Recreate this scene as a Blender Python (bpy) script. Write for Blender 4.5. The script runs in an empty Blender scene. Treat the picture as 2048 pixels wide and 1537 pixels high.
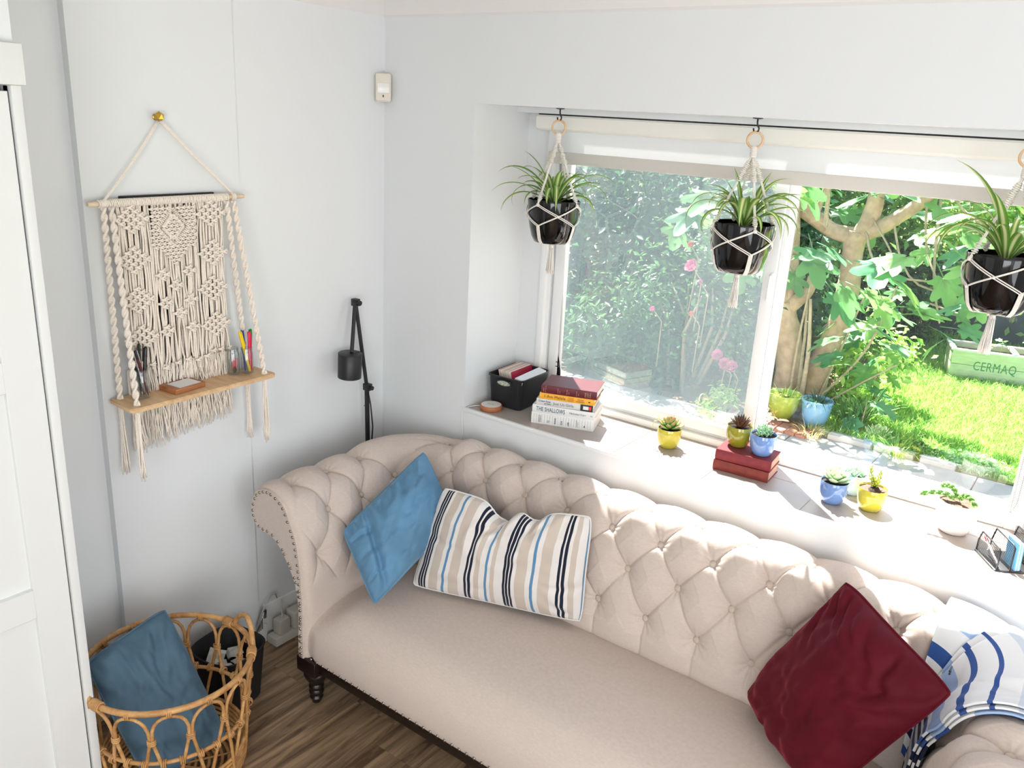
import bpy, bmesh, math, random
import numpy as np
from mathutils import Vector, Matrix, Euler, noise

PI = math.pi
random.seed(4)
RNG = np.random.default_rng(7)
SC = bpy.context.scene
COL = SC.collection

# ---------------------------------------------------------------- camera
CAM_POS = (2.3927, -2.3891, 2.0)
CAM_YAW, CAM_PITCH, CAM_ROLL, CAM_F = 0.6248, 0.3103, 0.0550, 1683.3


def make_camera():
    f = Vector((-math.sin(CAM_YAW) * math.cos(CAM_PITCH), math.cos(CAM_YAW) * math.cos(CAM_PITCH), -math.sin(CAM_PITCH)))
    r = f.cross(Vector((0, 0, 1))).normalized()
    u = r.cross(f)
    c, s = math.cos(CAM_ROLL), math.sin(CAM_ROLL)
    r2 = c * r + s * u
    u2 = -s * r + c * u
    m = Matrix((r2, u2, -f)).transposed().to_4x4()
    m.translation = Vector(CAM_POS)
    cd = bpy.data.cameras.new('camera')
    cd.sensor_fit = 'HORIZONTAL'
    cd.sensor_width = 36.0
    cd.lens = 36.0 * CAM_F / 2048.0
    cd.clip_start = 0.02
    cd.clip_end = 200
    co = bpy.data.objects.new('camera', cd)
    co.matrix_world = m
    COL.objects.link(co)
    SC.camera = co


make_camera()

# ---------------------------------------------------------------- light and exposure
SUN_AZ, SUN_EL = math.radians(134), math.radians(56.0)   # towards the sun, angle from +x
SUN_STRENGTH = 34.0
SKY_STRENGTH = 0.42
SIDE_FILL_W = 32.0
REAR_FILL_W = 58.0
EXPOSURE = 0.30

SC.view_settings.view_transform = 'Standard'
SC.view_settings.look = 'None'
SC.view_settings.gamma = 1.0
SC.view_settings.use_curve_mapping = False
SC.view_settings.exposure = EXPOSURE
SC.cycles.caustics_reflective = False
SC.cycles.caustics_refractive = False

w = bpy.data.worlds.new('sky')
SC.world = w
w.use_nodes = True
nt = w.node_tree
nt.nodes.clear()
o_ = nt.nodes.new('ShaderNodeOutputWorld')
b_ = nt.nodes.new('ShaderNodeBackground')
s_ = nt.nodes.new('ShaderNodeTexSky')
s_.sky_type = 'NISHITA'
s_.sun_disc = False
s_.sun_elevation = SUN_EL
s_.sun_rotation = PI / 2 - SUN_AZ
s_.dust_density = 1.5
b_.inputs['Strength'].default_value = SKY_STRENGTH
nt.links.new(s_.outputs[0], b_.inputs['Color'])
nt.links.new(b_.outputs[0], o_.inputs['Surface'])

sd = bpy.data.lights.new('sun', 'SUN')
sd.energy = SUN_STRENGTH
sd.angle = math.radians(0.55)
sd.color = (1.0, 0.965, 0.90)
so = bpy.data.objects.new('sun', sd)
_d = Vector((math.cos(SUN_AZ) * math.cos(SUN_EL), math.sin(SUN_AZ) * math.cos(SUN_EL), math.sin(SUN_EL)))
so.rotation_euler = (-_d).to_track_quat('-Z', 'Y').to_euler()
so.location = (-6, 8, 12)
COL.objects.link(so)


def fill_light(name, loc, target_dir, sx, sy, power, color):
    ld = bpy.data.lights.new(name, 'AREA')
    ld.shape = 'RECTANGLE'
    ld.size = sx
    ld.size_y = sy
    ld.energy = power
    ld.color = color
    lo = bpy.data.objects.new(name, ld)
    lo.location = loc
    lo.rotation_euler = Vector(target_dir).to_track_quat('-Z', 'Z').to_euler()
    COL.objects.link(lo)


# fill lights added in front of solid walls (right wall and the wall behind the camera)
fill_light('side_window_fill', (4.16, -2.3, 1.40), (-1, 0, 0), 1.8, 1.5, SIDE_FILL_W, (0.93, 0.97, 1.0))  # fill set where the pot reflections suggest a window
fill_light('rear_fill', (3.2, -4.36, 1.35), (0, 1, 0), 1.7, 1.9, REAR_FILL_W, (0.95, 0.98, 1.0))  # unseen fill, added to brighten sofa and window wall


# ---------------------------------------------------------------- materials
def lin(c):
    c = c / 255.0
    return c / 12.92 if c <= 0.04045 else ((c + 0.055) / 1.055) ** 2.4


def rgb(c):
    return (lin(c[0]), lin(c[1]), lin(c[2]), 1.0)


def new_mat(name):
    m = bpy.data.materials.new(name)
    m.use_nodes = True
    n = m.node_tree
    p = n.nodes['Principled BSDF']
    return m, n, p


def N(n, t, **kw):
    x = n.nodes.new(t)
    for k, v in kw.items():
        setattr(x, k, v)
    return x


def set_ramp(node, stops, interp='LINEAR'):
    cr = node.color_ramp
    cr.interpolation = interp
    while len(cr.elements) > 1:
        cr.elements.remove(cr.elements[-1])
    cr.elements[0].position = stops[0][0]
    cr.elements[0].color = stops[0][1]
    for p, c in stops[1:]:
        e = cr.elements.new(p)
        e.color = c


def M(name, col, rough=0.6, metal=0.0, spec=0.5, vary=0.0, vscale=12.0, bump=0.0, bscale=150.0, sheen=0.0, coat=0.0,
      stretch=None, bdist=0.002):
    m, n, p = new_mat(name)
    p.inputs['Base Color'].default_value = rgb(col)
    p.inputs['Roughness'].default_value = rough
    p.inputs['Metallic'].default_value = metal
    p.inputs['Specular IOR Level'].default_value = spec
    if sheen:
        p.inputs['Sheen Weight'].default_value = sheen
        p.inputs['Sheen Roughness'].default_value = 0.4
    if coat:
        p.inputs['Coat Weight'].default_value = coat
        p.inputs['Coat Roughness'].default_value = 0.05
    tc = N(n, 'ShaderNodeTexCoord')
    mp = N(n, 'ShaderNodeMapping')
    if stretch:
        mp.inputs['Scale'].default_value = stretch
    n.links.new(tc.outputs['Object'], mp.inputs['Vector'])
    if vary:
        t = N(n, 'ShaderNodeTexNoise')
        t.inputs['Scale'].default_value = vscale
        t.inputs['Detail'].default_value = 5
        n.links.new(mp.outputs[0], t.inputs['Vector'])
        r = N(n, 'ShaderNodeValToRGB')
        c0 = [max(0, x * (1 - vary)) for x in rgb(col)[:3]] + [1]
        c1 = [min(1, x * (1 + vary)) for x in rgb(col)[:3]] + [1]
        set_ramp(r, [(0.3, c0), (0.7, c1)])
        n.links.new(t.outputs['Fac'], r.inputs[0])
        n.links.new(r.outputs[0], p.inputs['Base Color'])
    if bump:
        t2 = N(n, 'ShaderNodeTexNoise')
        t2.inputs['Scale'].default_value = bscale
        t2.inputs['Detail'].default_value = 3
        n.links.new(mp.outputs[0], t2.inputs['Vector'])
        b = N(n, 'ShaderNodeBump')
        b.inputs['Strength'].default_value = bump
        b.inputs['Distance'].default_value = bdist
        n.links.new(t2.outputs['Fac'], b.inputs['Height'])
        n.links.new(b.outputs[0], p.inputs['Normal'])
    return m


def weave_mat(name, col, scale=900, strength=0.3, rough=0.9, vary=0.06, sheen=0.15):
    """woven cloth: two crossed wave reliefs and a slub variation in colour"""
    m, n, p = new_mat(name)
    p.inputs['Roughness'].default_value = rough
    p.inputs['Specular IOR Level'].default_value = 0.2
    p.inputs['Sheen Weight'].default_value = sheen
    tc = N(n, 'ShaderNodeTexCoord')
    mp = N(n, 'ShaderNodeMapping')
    mp.inputs['Scale'].default_value = (1, 1, 4)
    n.links.new(tc.outputs['Object'], mp.inputs['Vector'])
    t = N(n, 'ShaderNodeTexNoise')
    t.inputs['Scale'].default_value = 90
    t.inputs['Detail'].default_value = 6
    n.links.new(mp.outputs[0], t.inputs['Vector'])
    r = N(n, 'ShaderNodeValToRGB')
    c = rgb(col)
    set_ramp(r, [(0.3, [x * (1 - vary) for x in c[:3]] + [1]), (0.7, [min(1, x * (1 + vary)) for x in c[:3]] + [1])])
    n.links.new(t.outputs['Fac'], r.inputs[0])
    n.links.new(r.outputs[0], p.inputs['Base Color'])
    t2 = N(n, 'ShaderNodeTexNoise')
    t2.inputs['Scale'].default_value = scale
    n.links.new(tc.outputs['Object'], t2.inputs['Vector'])
    b = N(n, 'ShaderNodeBump')
    b.inputs['Strength'].default_value = strength
    b.inputs['Distance'].default_value = 0.001
    n.links.new(t2.outputs['Fac'], b.inputs['Height'])
    n.links.new(b.outputs[0], p.inputs['Normal'])
    return m


def leaf_mat(name, dark, light, rough=0.5, trans=0.4):
    """foliage: colour varies from leaf to leaf, part of the light passes through"""
    m, n, p = new_mat(name)
    out = n.nodes['Material Output']
    p.inputs['Roughness'].default_value = rough
    p.inputs['Specular IOR Level'].default_value = 0.35
    g = N(n, 'ShaderNodeNewGeometry')
    r = N(n, 'ShaderNodeValToRGB')
    set_ramp(r, [(0.0, rgb(dark)), (1.0, rgb(light))])
    n.links.new(g.outputs['Random Per Island'], r.inputs[0])
    n.links.new(r.outputs[0], p.inputs['Base Color'])
    tr = N(n, 'ShaderNodeBsdfTranslucent')
    hs = N(n, 'ShaderNodeHueSaturation')
    hs.inputs['Hue'].default_value = 0.485
    hs.inputs['Saturation'].default_value = 1.1
    hs.inputs['Value'].default_value = 1.5
    n.links.new(r.outputs[0], hs.inputs['Color'])
    n.links.new(hs.outputs[0], tr.inputs['Color'])
    mx = N(n, 'ShaderNodeMixShader')
    mx.inputs[0].default_value = trans
    n.links.new(p.outputs[0], mx.inputs[1])
    n.links.new(tr.outputs[0], mx.inputs[2])
    n.links.new(mx.outputs[0], out.inputs['Surface'])
    return m


def uv_ramp_mat(name, stops, axis=0, period=None, rough=0.85, interp='CONSTANT', spec=0.2, sheen=0.1, bump=0.15, trans=0.0):
    m, n, p = new_mat(name)
    p.inputs['Roughness'].default_value = rough
    p.inputs['Specular IOR Level'].default_value = spec
    p.inputs['Sheen Weight'].default_value = sheen
    tc = N(n, 'ShaderNodeTexCoord')
    sx = N(n, 'ShaderNodeSeparateXYZ')
    n.links.new(tc.outputs['UV'], sx.inputs[0])
    src = sx.outputs[axis]
    if period:
        md = N(n, 'ShaderNodeMath', operation='FLOORED_MODULO')
        md.inputs[1].default_value = period
        n.links.new(src, md.inputs[0])
        dv = N(n, 'ShaderNodeMath', operation='DIVIDE')
        dv.inputs[1].default_value = period
        n.links.new(md.outputs[0], dv.inputs[0])
        src = dv.outputs[0]
    r = N(n, 'ShaderNodeValToRGB')
    set_ramp(r, [(a, rgb(c)) for a, c in stops], interp)
    n.links.new(src, r.inputs[0])
    n.links.new(r.outputs[0], p.inputs['Base Color'])
    if bump:
        t2 = N(n, 'ShaderNodeTexNoise')
        t2.inputs['Scale'].default_value = 700
        n.links.new(tc.outputs['Object'], t2.inputs['Vector'])
        b = N(n, 'ShaderNodeBump')
        b.inputs['Strength'].default_value = bump
        b.inputs['Distance'].default_value = 0.001
        n.links.new(t2.outputs['Fac'], b.inputs['Height'])
        n.links.new(b.outputs[0], p.inputs['Normal'])
    if trans:
        out = n.nodes['Material Output']
        tr = N(n, 'ShaderNodeBsdfTranslucent')
        n.links.new(r.outputs[0], tr.inputs['Color'])
        mx = N(n, 'ShaderNodeMixShader')
        mx.inputs[0].default_value = trans
        n.links.new(p.outputs[0], mx.inputs[1])
        n.links.new(tr.outputs[0], mx.inputs[2])
        n.links.new(mx.outputs[0], out.inputs['Surface'])
    return m


def wood_mat(name, c0, c1, scale=(1, 1, 1), rough=0.5, wscale=8.0, spec=0.4, contrast=(0.35, 0.68)):
    m, n, p = new_mat(name)
    p.inputs['Roughness'].default_value = rough
    p.inputs['Specular IOR Level'].default_value = spec
    tc = N(n, 'ShaderNodeTexCoord')
    mp = N(n, 'ShaderNodeMapping')
    mp.inputs['Scale'].default_value = scale
    n.links.new(tc.outputs['Object'], mp.inputs['Vector'])
    oi = N(n, 'ShaderNodeObjectInfo')
    ad = N(n, 'ShaderNodeVectorMath', operation='ADD')
    n.links.new(mp.outputs[0], ad.inputs[0])
    sc = N(n, 'ShaderNodeMath', operation='MULTIPLY')
    sc.inputs[1].default_value = 37.0
    n.links.new(oi.outputs['Random'], sc.inputs[0])
    n.links.new(sc.outputs[0], ad.inputs[1])
    t = N(n, 'ShaderNodeTexNoise')
    t.inputs['Scale'].default_value = wscale
    t.inputs['Detail'].default_value = 8
    t.inputs['Roughness'].default_value = 0.65
    t.inputs['Distortion'].default_value = 0.6
    n.links.new(ad.outputs[0], t.inputs['Vector'])
    r = N(n, 'ShaderNodeValToRGB')
    set_ramp(r, [(contrast[0], rgb(c0)), (contrast[1], rgb(c1))])
    n.links.new(t.outputs['Fac'], r.inputs[0])
    n.links.new(r.outputs[0], p.inputs['Base Color'])
    b = N(n, 'ShaderNodeBump')
    b.inputs['Strength'].default_value = 0.08
    b.inputs['Distance'].default_value = 0.002
    n.links.new(t.outputs['Fac'], b.inputs['Height'])
    n.links.new(b.outputs[0], p.inputs['Normal'])
    return m


def glass_mat(name, refl=0.06, tint=(1, 1, 1)):
    """thin pane: lets light straight through and mirrors a little, more at grazing angles"""
    m, n, p = new_mat(name)
    out = n.nodes['Material Output']
    n.nodes.remove(p)
    tr = N(n, 'ShaderNodeBsdfTransparent')
    tr.inputs['Color'].default_value = (*tint, 1)
    gl = N(n, 'ShaderNodeBsdfGlossy')
    gl.inputs['Roughness'].default_value = 0.0
    lw = N(n, 'ShaderNodeLayerWeight')
    lw.inputs['Blend'].default_value = 0.5
    pw = N(n, 'ShaderNodeMath', operation='POWER')
    pw.inputs[1].default_value = 4.0
    n.links.new(lw.outputs['Facing'], pw.inputs[0])
    mr = N(n, 'ShaderNodeMath', operation='MULTIPLY_ADD')
    mr.inputs[1].default_value = 0.6
    mr.inputs[2].default_value = refl
    n.links.new(pw.outputs[0], mr.inputs[0])
    mx = N(n, 'ShaderNodeMixShader')
    n.links.new(mr.outputs[0], mx.inputs[0])
    n.links.new(tr.outputs[0], mx.inputs[1])
    n.links.new(gl.outputs[0], mx.inputs[2])
    n.links.new(mx.outputs[0], out.inputs['Surface'])
    return m


def screen_mat(name, cover=0.38, col=(112, 125, 130)):
    """fine insect mesh: threads too fine to see singly veil what lies behind"""
    m, n, p = new_mat(name)
    out = n.nodes['Material Output']
    n.nodes.remove(p)
    tr = N(n, 'ShaderNodeBsdfTransparent')
    df = N(n, 'ShaderNodeBsdfDiffuse')
    df.inputs['Color'].default_value = rgb(col)
    tl = N(n, 'ShaderNodeBsdfTranslucent')
    tl.inputs['Color'].default_value = rgb(col)
    m1 = N(n, 'ShaderNodeMixShader')
    m1.inputs[0].default_value = 0.5
    n.links.new(df.outputs[0], m1.inputs[1])
    n.links.new(tl.outputs[0], m1.inputs[2])
    mx = N(n, 'ShaderNodeMixShader')
    mx.inputs[0].default_value = cover
    n.links.new(tr.outputs[0], mx.inputs[1])
    n.links.new(m1.outputs[0], mx.inputs[2])
    n.links.new(mx.outputs[0], out.inputs['Surface'])
    return m


# ---------------------------------------------------------------- object helpers
ROOT = {}


def tag(o, label=None, cat=None, group=None, kind=None):
    if label:
        o['label'] = label
    if cat:
        o['category'] = cat
    if group:
        o['group'] = group
    if kind:
        o['kind'] = kind
    return o


def thing(name, label, cat, loc=(0, 0, 0), rot=(0, 0, 0), group=None):
    o = bpy.data.objects.new(name, None)
    o.empty_display_size = 0.05
    o.location = loc
    o.rotation_euler = rot
    COL.objects.link(o)
    return tag(o, label, cat, group)


def link_mesh(name, me, parent=None, loc=None, rot=None):
    o = bpy.data.objects.new(name, me)
    COL.objects.link(o)
    if parent is not None:
        o.parent = parent
    if loc is not None:
        o.location = loc
    if rot is not None:
        o.rotation_euler = rot
    return o


def dup_tree(o, parent=None):
    c = o.copy()
    COL.objects.link(c)
    c.parent = parent
    for ch in list(o.children):
        dup_tree(ch, c)
    return c


class MB:
    def __init__(self):
        self.v = []
        self.f = []
        self.uv = None

    def add(self, vs, fs):
        k = len(self.v)
        self.v.extend([tuple(p) for p in vs])
        self.f.extend([tuple(i + k for i in q) for q in fs])
        return self

    def box(self, x0, y0, z0, x1, y1, z1):
        return self.add([(x0, y0, z0), (x1, y0, z0), (x1, y1, z0), (x0, y1, z0), (x0, y0, z1), (x1, y0, z1), (x1, y1, z1), (x0, y1, z1)],
                        [(0, 3, 2, 1), (4, 5, 6, 7), (0, 1, 5, 4), (1, 2, 6, 5), (2, 3, 7, 6), (3, 0, 4, 7)])

    def rbox(self, x0, y0, z0, x1, y1, z1, r=0.003, seg=2):
        bm = bmesh.new()
        bmesh.ops.create_cube(bm, size=1.0)
        for vv in bm.verts:
            vv.co = Vector((x0 + (vv.co.x + .5) * (x1 - x0), y0 + (vv.co.y + .5) * (y1 - y0), z0 + (vv.co.z + .5) * (z1 - z0)))
        bmesh.ops.bevel(bm, geom=list(bm.edges), offset=r, segments=seg, profile=0.5, affect='EDGES')
        return self.frombm(bm)

    def frombm(self, bm, mat=None):
        bm.verts.index_update()
        vs = [(mat @ vv.co if mat else vv.co.copy()) for vv in bm.verts]
        fs = [[q.index for q in ff.verts] for ff in bm.faces]
        bm.free()
        return self.add(vs, fs)

    def tube(self, pts, r, n=8, closed=False, cap=True):
        P = [Vector(p) for p in pts]
        m = len(P)
        R = r if hasattr(r, '__len__') else [r] * m
        tang = []
        for i in range(m):
            if closed:
                t = P[(i + 1) % m] - P[i - 1]
            else:
                t = P[min(i + 1, m - 1)] - P[max(i - 1, 0)]
            tang.append(t.normalized() if t.length > 1e-9 else Vector((0, 0, 1)))
        ref = Vector((0, 0, 1)) if abs(tang[0].z) < 0.9 else Vector((1, 0, 0))
        nrm = (ref - tang[0] * ref.dot(tang[0])).normalized()
        vs = []
        for i in range(m):
            nrm = (nrm - tang[i] * nrm.dot(tang[i]))
            nrm = nrm.normalized() if nrm.length > 1e-9 else tang[i].orthogonal().normalized()
            bn = tang[i].cross(nrm)
            for k in range(n):
                a = 2 * PI * k / n
                vs.append(P[i] + (nrm * math.cos(a) + bn * math.sin(a)) * R[i])
        fs = []
        mm = m if closed else m - 1
        for i in range(mm):
            j = (i + 1) % m
            for k in range(n):
                k2 = (k + 1) % n
                fs.append((i * n + k, i * n + k2, j * n + k2, j * n + k))
        if cap and not closed:
            fs.append(tuple(range(n))[::-1])
            fs.append(tuple((m - 1) * n + k for k in range(n)))
        return self.add(vs, fs)

    def lathe(self, prof, n=32, at=(0, 0, 0), axis='z', squash=None):
        vs = []
        for r_, z_ in prof:
            for k in range(n):
                a = 2 * PI * k / n
                x, y = r_ * math.cos(a), r_ * math.sin(a)
                if squash:
                    x, y = squash(x, y, r_)
                if axis == 'z':
                    p = (x, y, z_)
                elif axis == 'x':
                    p = (z_, x, y)
                else:
                    p = (x, z_, y)
                vs.append((p[0] + at[0], p[1] + at[1], p[2] + at[2]))
        fs = []
        for i in range(len(prof) - 1):
            for k in range(n):
                k2 = (k + 1) % n
                fs.append((i * n + k, i * n + k2, (i + 1) * n + k2, (i + 1) * n + k))
        if prof[0][0] > 1e-6:
            fs.append(tuple(range(n))[::-1])
        if prof[-1][0] > 1e-6:
            fs.append(tuple((len(prof) - 1) * n + k for k in range(n)))
        return self.add(vs, fs)

    def ball(self, c, r, seg=8, ring=6, sc=(1, 1, 1), mat=None):
        vs, fs = [], []
        for i in range(ring + 1):
            th = PI * i / ring
            for k in range(seg):
                a = 2 * PI * k / seg
                p = Vector((r * sc[0] * math.sin(th) * math.cos(a), r * sc[1] * math.sin(th) * math.sin(a), r * sc[2] * math.cos(th)))
                if mat:
                    p = mat @ p
                vs.append(p + Vector(c))
        for i in range(ring):
            for k in range(seg):
                k2 = (k + 1) % seg
                fs.append((i * seg + k, (i + 1) * seg + k, (i + 1) * seg + k2, i * seg + k2))
        return self.add(vs, fs)

    def grid(self, P, closeu=False):
        nu, nv = len(P), len(P[0])
        vs = [P[i][j] for i in range(nu) for j in range(nv)]
        fs = []
        for i in range(nu if closeu else nu - 1):
            i2 = (i + 1) % nu
            for j in range(nv - 1):
                fs.append((i * nv + j, i2 * nv + j, i2 * nv + j + 1, i * nv + j + 1))
        return self.add(vs, fs)

    def prism(self, poly, h0, h1, plane='xy'):
        n = len(poly)

        def P(a, b, h):
            return (a, b, h) if plane == 'xy' else ((a, h, b) if plane == 'xz' else (h, a, b))
        vs = [P(a, b, h0) for a, b in poly] + [P(a, b, h1) for a, b in poly]
        fs = [tuple(range(n))[::-1], tuple(range(n, 2 * n))]
        for i in range(n):
            j = (i + 1) % n
            fs.append((i, j, n + j, n + i))
        return self.add(vs, fs)

    def xform(self, mat):
        self.v = [tuple(mat @ Vector(p)) for p in self.v]
        return self

    def mesh(self, name, mat, smooth=True, angle=None):
        me = bpy.data.meshes.new(name)
        me.from_pydata(self.v, [], self.f)
        me.validate()
        if mat is not None:
            me.materials.append(mat)
        bm = bmesh.new()
        bm.from_mesh(me)
        bmesh.ops.remove_doubles(bm, verts=bm.verts, dist=1e-7)
        bmesh.ops.recalc_face_normals(bm, faces=bm.faces)
        if smooth:
            for ff in bm.faces:
                ff.smooth = True
            if angle is not None:
                ca = math.radians(angle)
                for e in bm.edges:
                    if len(e.link_faces) == 2 and e.calc_face_angle(0) > ca:
                        e.smooth = False
        bm.to_mesh(me)
        bm.free()
        me.update()
        return me

    def build(self, name, mat, parent=None, smooth=True, angle=40, org=None, loc=None, rot=None):
        """org: world point that becomes the object's origin (for vertices given in world space)"""
        if org is not None:
            self.v = [(p[0] - org[0], p[1] - org[1], p[2] - org[2]) for p in self.v]
        o = link_mesh(name, self.mesh(name, mat, smooth, angle), parent, loc, rot)
        if org is not None and parent is None:
            o.location = org
        return o


def raw_mesh(name, V, F, mat, uv=None, smooth=True):
    """fast path for big numpy meshes; F of equal-size faces"""
    me = bpy.data.meshes.new(name)
    V = np.asarray(V, dtype=np.float32)
    F = np.asarray(F, dtype=np.int32)
    k = F.shape[1]
    me.vertices.add(len(V))
    me.vertices.foreach_set('co', V.ravel())
    me.loops.add(F.size)
    me.loops.foreach_set('vertex_index', F.ravel())
    me.polygons.add(len(F))
    me.polygons.foreach_set('loop_start', np.arange(0, F.size, k, dtype=np.int32))
    me.polygons.foreach_set('loop_total', np.full(len(F), k, dtype=np.int32))
    me.update(calc_edges=True)
    if smooth:
        me.polygons.foreach_set('use_smooth', np.ones(len(F), dtype=bool))
    if uv is not None:
        l = me.uv_layers.new(name='UVMap')
        l.data.foreach_set('uv', np.asarray(uv, dtype=np.float32)[F.ravel()].ravel())
    me.materials.append(mat)
    return me


def text_mesh(name, body, size, mat, parent, mat4, xs=1.0, align='LEFT', extrude=0.0002, spacing=1.0):
    cu = bpy.data.curves.new(name, 'FONT')
    cu.body = body
    cu.size = size
    cu.align_x = align
    cu.align_y = 'CENTER'
    cu.extrude = extrude
    cu.space_character = spacing
    cu.resolution_u = 3
    to = bpy.data.objects.new(name + '_tmp', cu)
    COL.objects.link(to)
    dg = bpy.context.evaluated_depsgraph_get()
    me = bpy.data.meshes.new_from_object(to.evaluated_get(dg))
    bpy.data.objects.remove(to)
    me.transform(mat4 @ Matrix.Diagonal((xs, 1, 1, 1)))
    me.materials.clear()
    me.materials.append(mat)
    me.name = name
    return link_mesh(name, me, parent)


def frame_mat(o, x, y):
    """matrix whose x and y axes are given, origin o"""
    x = Vector(x).normalized()
    z = x.cross(Vector(y)).normalized()
    y = z.cross(x)
    m = Matrix((x, y, z)).transposed().to_4x4()
    m.translation = Vector(o)
    return m


def smoothstep(a, b, x):
    t = min(1, max(0, (x - a) / (b - a)))
    return t * t * (3 - 2 * t)
# ================================================================ structure
m_wall = M('white_wall_paint', (231, 233, 234), rough=0.75, spec=0.25, bump=0.05, bscale=260)
m_wallback = M('window_wall_paint', (227, 229, 230), rough=0.75, spec=0.25, bump=0.05, bscale=260)
m_ceil = M('ceiling_paint', (232, 229, 226), rough=0.85, spec=0.2)
m_gloss = M('white_joinery_paint', (232, 233, 231), rough=0.42, spec=0.4)
m_upvc = M('white_frame', (240, 241, 241), rough=0.3, spec=0.5)
m_dark = M('dark_gap', (40, 42, 42), rough=0.9)
m_tile = M('taupe_tile', (176, 164, 156), rough=0.35, vary=0.10, vscale=7, bump=0.05, bscale=60)
m_grout = M('tile_grout', (205, 200, 194), rough=0.9)
m_floor = wood_mat('floor_wood', (92, 72, 54), (176, 146, 114), scale=(9, 0.8, 1), rough=0.42, wscale=3.2, contrast=(0.36, 0.66))

XL, XR, ZS, ZW, YD = 0.447, 2.40, 2.027, 0.907, 0.325
ZH = 2.22   # head of the window, above the soffit


def struct(name, mb, mat, parent=None, smooth=False, angle=30):
    o = mb.build(name, mat, parent, smooth=smooth, angle=angle)
    if parent is None:
        o['kind'] = 'structure'
    return o


fl = struct('floor', MB().box(-0.2, -4.6, -0.14, 4.4, 0.0, -0.012), m_dark)
PW = 0.19
for i in range(23):
    x0 = -0.02 + i * PW
    off = random.uniform(0, 1.2)
    y = -4.6 + off - 1.25
    while y < 0:
        ya, yb = max(y, -4.6), min(y + 1.25, 0.0)
        if yb - ya > 0.05 and x0 < 4.3:
            MB().box(x0 + .0006, ya + .0006, -0.012, x0 + PW - .0006, yb - .0006, 0.0).build('plank', m_floor, fl, smooth=False)
        y += 1.25

wl = MB().box(-0.25, -0.665, -0.1, 0.007, 0.05, 2.6)
wl.box(-0.25, -1.182, -0.1, 0.014, -0.665, 2.6)
wl.box(-0.30, -1.60, -0.1, -0.016, -1.182, 2.6)
struct('wall_left', wl, m_wall)
wc = MB().box(-0.25, -4.6, 2.003, 0.354, -1.4717, 2.6).box(-0.25, -1.4939, -0.1, 0.354, -1.4717, 2.003)
wc.box(-0.25, -4.6, -0.1, 0.354, -2.45, 2.003)
struct('wall_closet', wc, m_wall)
struct('door_gap_shade', MB().box(-0.2, -2.45, -0.1, 0.32, -1.4939, 2.003), m_dark)  # dark block giving the door gaps their shade as colour

wb = MB().box(-0.25, 0.0, -0.3, XL, 0.45, 2.6).box(XR, 0.0, -0.3, 4.4, 0.45, 2.6)
wb.box(XL, 0.0, -0.3, XR, 0.45, ZW - 0.012).box(XL, 0.0, ZS, XR, 0.312, 2.6).box(XL, 0.312, 2.22, XR, 0.45, 2.6).box(XL, 0.247, 2.008, XR, 0.317, 2.25)  # last box: lip added to stop sun leaking in above the blind
wb.box(XL, YD, ZW - 0.012, 0.545, 0.45, 2.22).box(2.31, YD, ZW - 0.012, XR, 0.45, 2.22)
struct('wall_back', wb, m_wallback)
struct('wall_right', MB().box(4.2, -4.6, -0.1, 4.4, 0.0, 2.6), m_wall)
struct('wall_front', MB().box(-0.25, -4.6, -0.1, 4.4, -4.4, 2.6), m_wall)
struct('ceiling', MB().box(-0.3, -4.7, 2.44, 4.5, 0.5, 2.7), m_ceil)


def cove(along, length, origin):
    """plain coved cornice profile swept along a wall"""
    prof = [(0, 0)]
    R = 0.115
    for k in range(9):
        a = k / 8 * PI / 2
        prof.append((0.008 + R - R * math.cos(a), 0.008 + R * math.sin(a)))
    prof.append((0.131, 0.131))
    prof.append((0, 0.131))
    mb = MB()
    n = len(prof)
    vs = []
    for t in (0, length):
        for a, b in prof:
            if along == 'x':
                vs.append((origin[0] + t, origin[1] - a, origin[2] + b))
            else:
                vs.append((origin[0] + a, origin[1] - t, origin[2] + b))
    fs = [tuple(range(n)), tuple(range(2 * n - 1, n - 1, -1))]
    for i in range(n):
        j = (i + 1) % n
        fs.append((i, j, n + j, n + i))
    return mb.add(vs, fs)


struct('trim_1', cove('x', 4.2, (0, 0, 2.309)), m_ceil, smooth=True, angle=25)
struct('trim_2', cove('y', 1.44, (0.0, 0, 2.309)), m_ceil, smooth=True, angle=25)

# windowsill: tiles with recessed joints and a pale edge strip
sill = struct('trim_4', MB().box(XL, 0.006, ZW - 0.012, XR, YD + 0.05, ZW - 0.002), m_grout)
tw = 0.325
for i in range(7):
    for j in range(2):
        xa, xb = XL + 0.01 + i * tw, min(XL + 0.01 + (i + 1) * tw, XR)
        ya, yb = (0.010, 0.20) if j == 0 else (0.20, YD)
        if xb - xa > 0.03:
            MB().rbox(xa + .0012, ya + .0012, ZW - .010, xb - .0012, yb - .0012, ZW, r=0.0008, seg=1).build('tile', m_tile, sill, smooth=False)
MB().rbox(XL, -0.004, ZW - 0.014, XR, 0.009, ZW + 0.0015, r=0.0015, seg=2).build('edge_strip', m_upvc, sill)

# baseboards
mbb = MB().rbox(0.0, -0.64, 0.0, 0.016, -0.02, 0.145, r=0.004).rbox(0.0, -0.677, 0.0, 0.030, -0.64, 0.075, r=0.002)
mbb.rbox(0.0135, -1.182, 0.0, 0.030, -0.677, 0.075, r=0.003)
struct('baseboard_left', mbb, m_gloss, smooth=True, angle=30)
struct('baseboard_back', MB().rbox(0.02, -0.018, 0, 4.2, 0.0, 0.145, r=0.004), m_gloss, smooth=True, angle=30)

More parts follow.
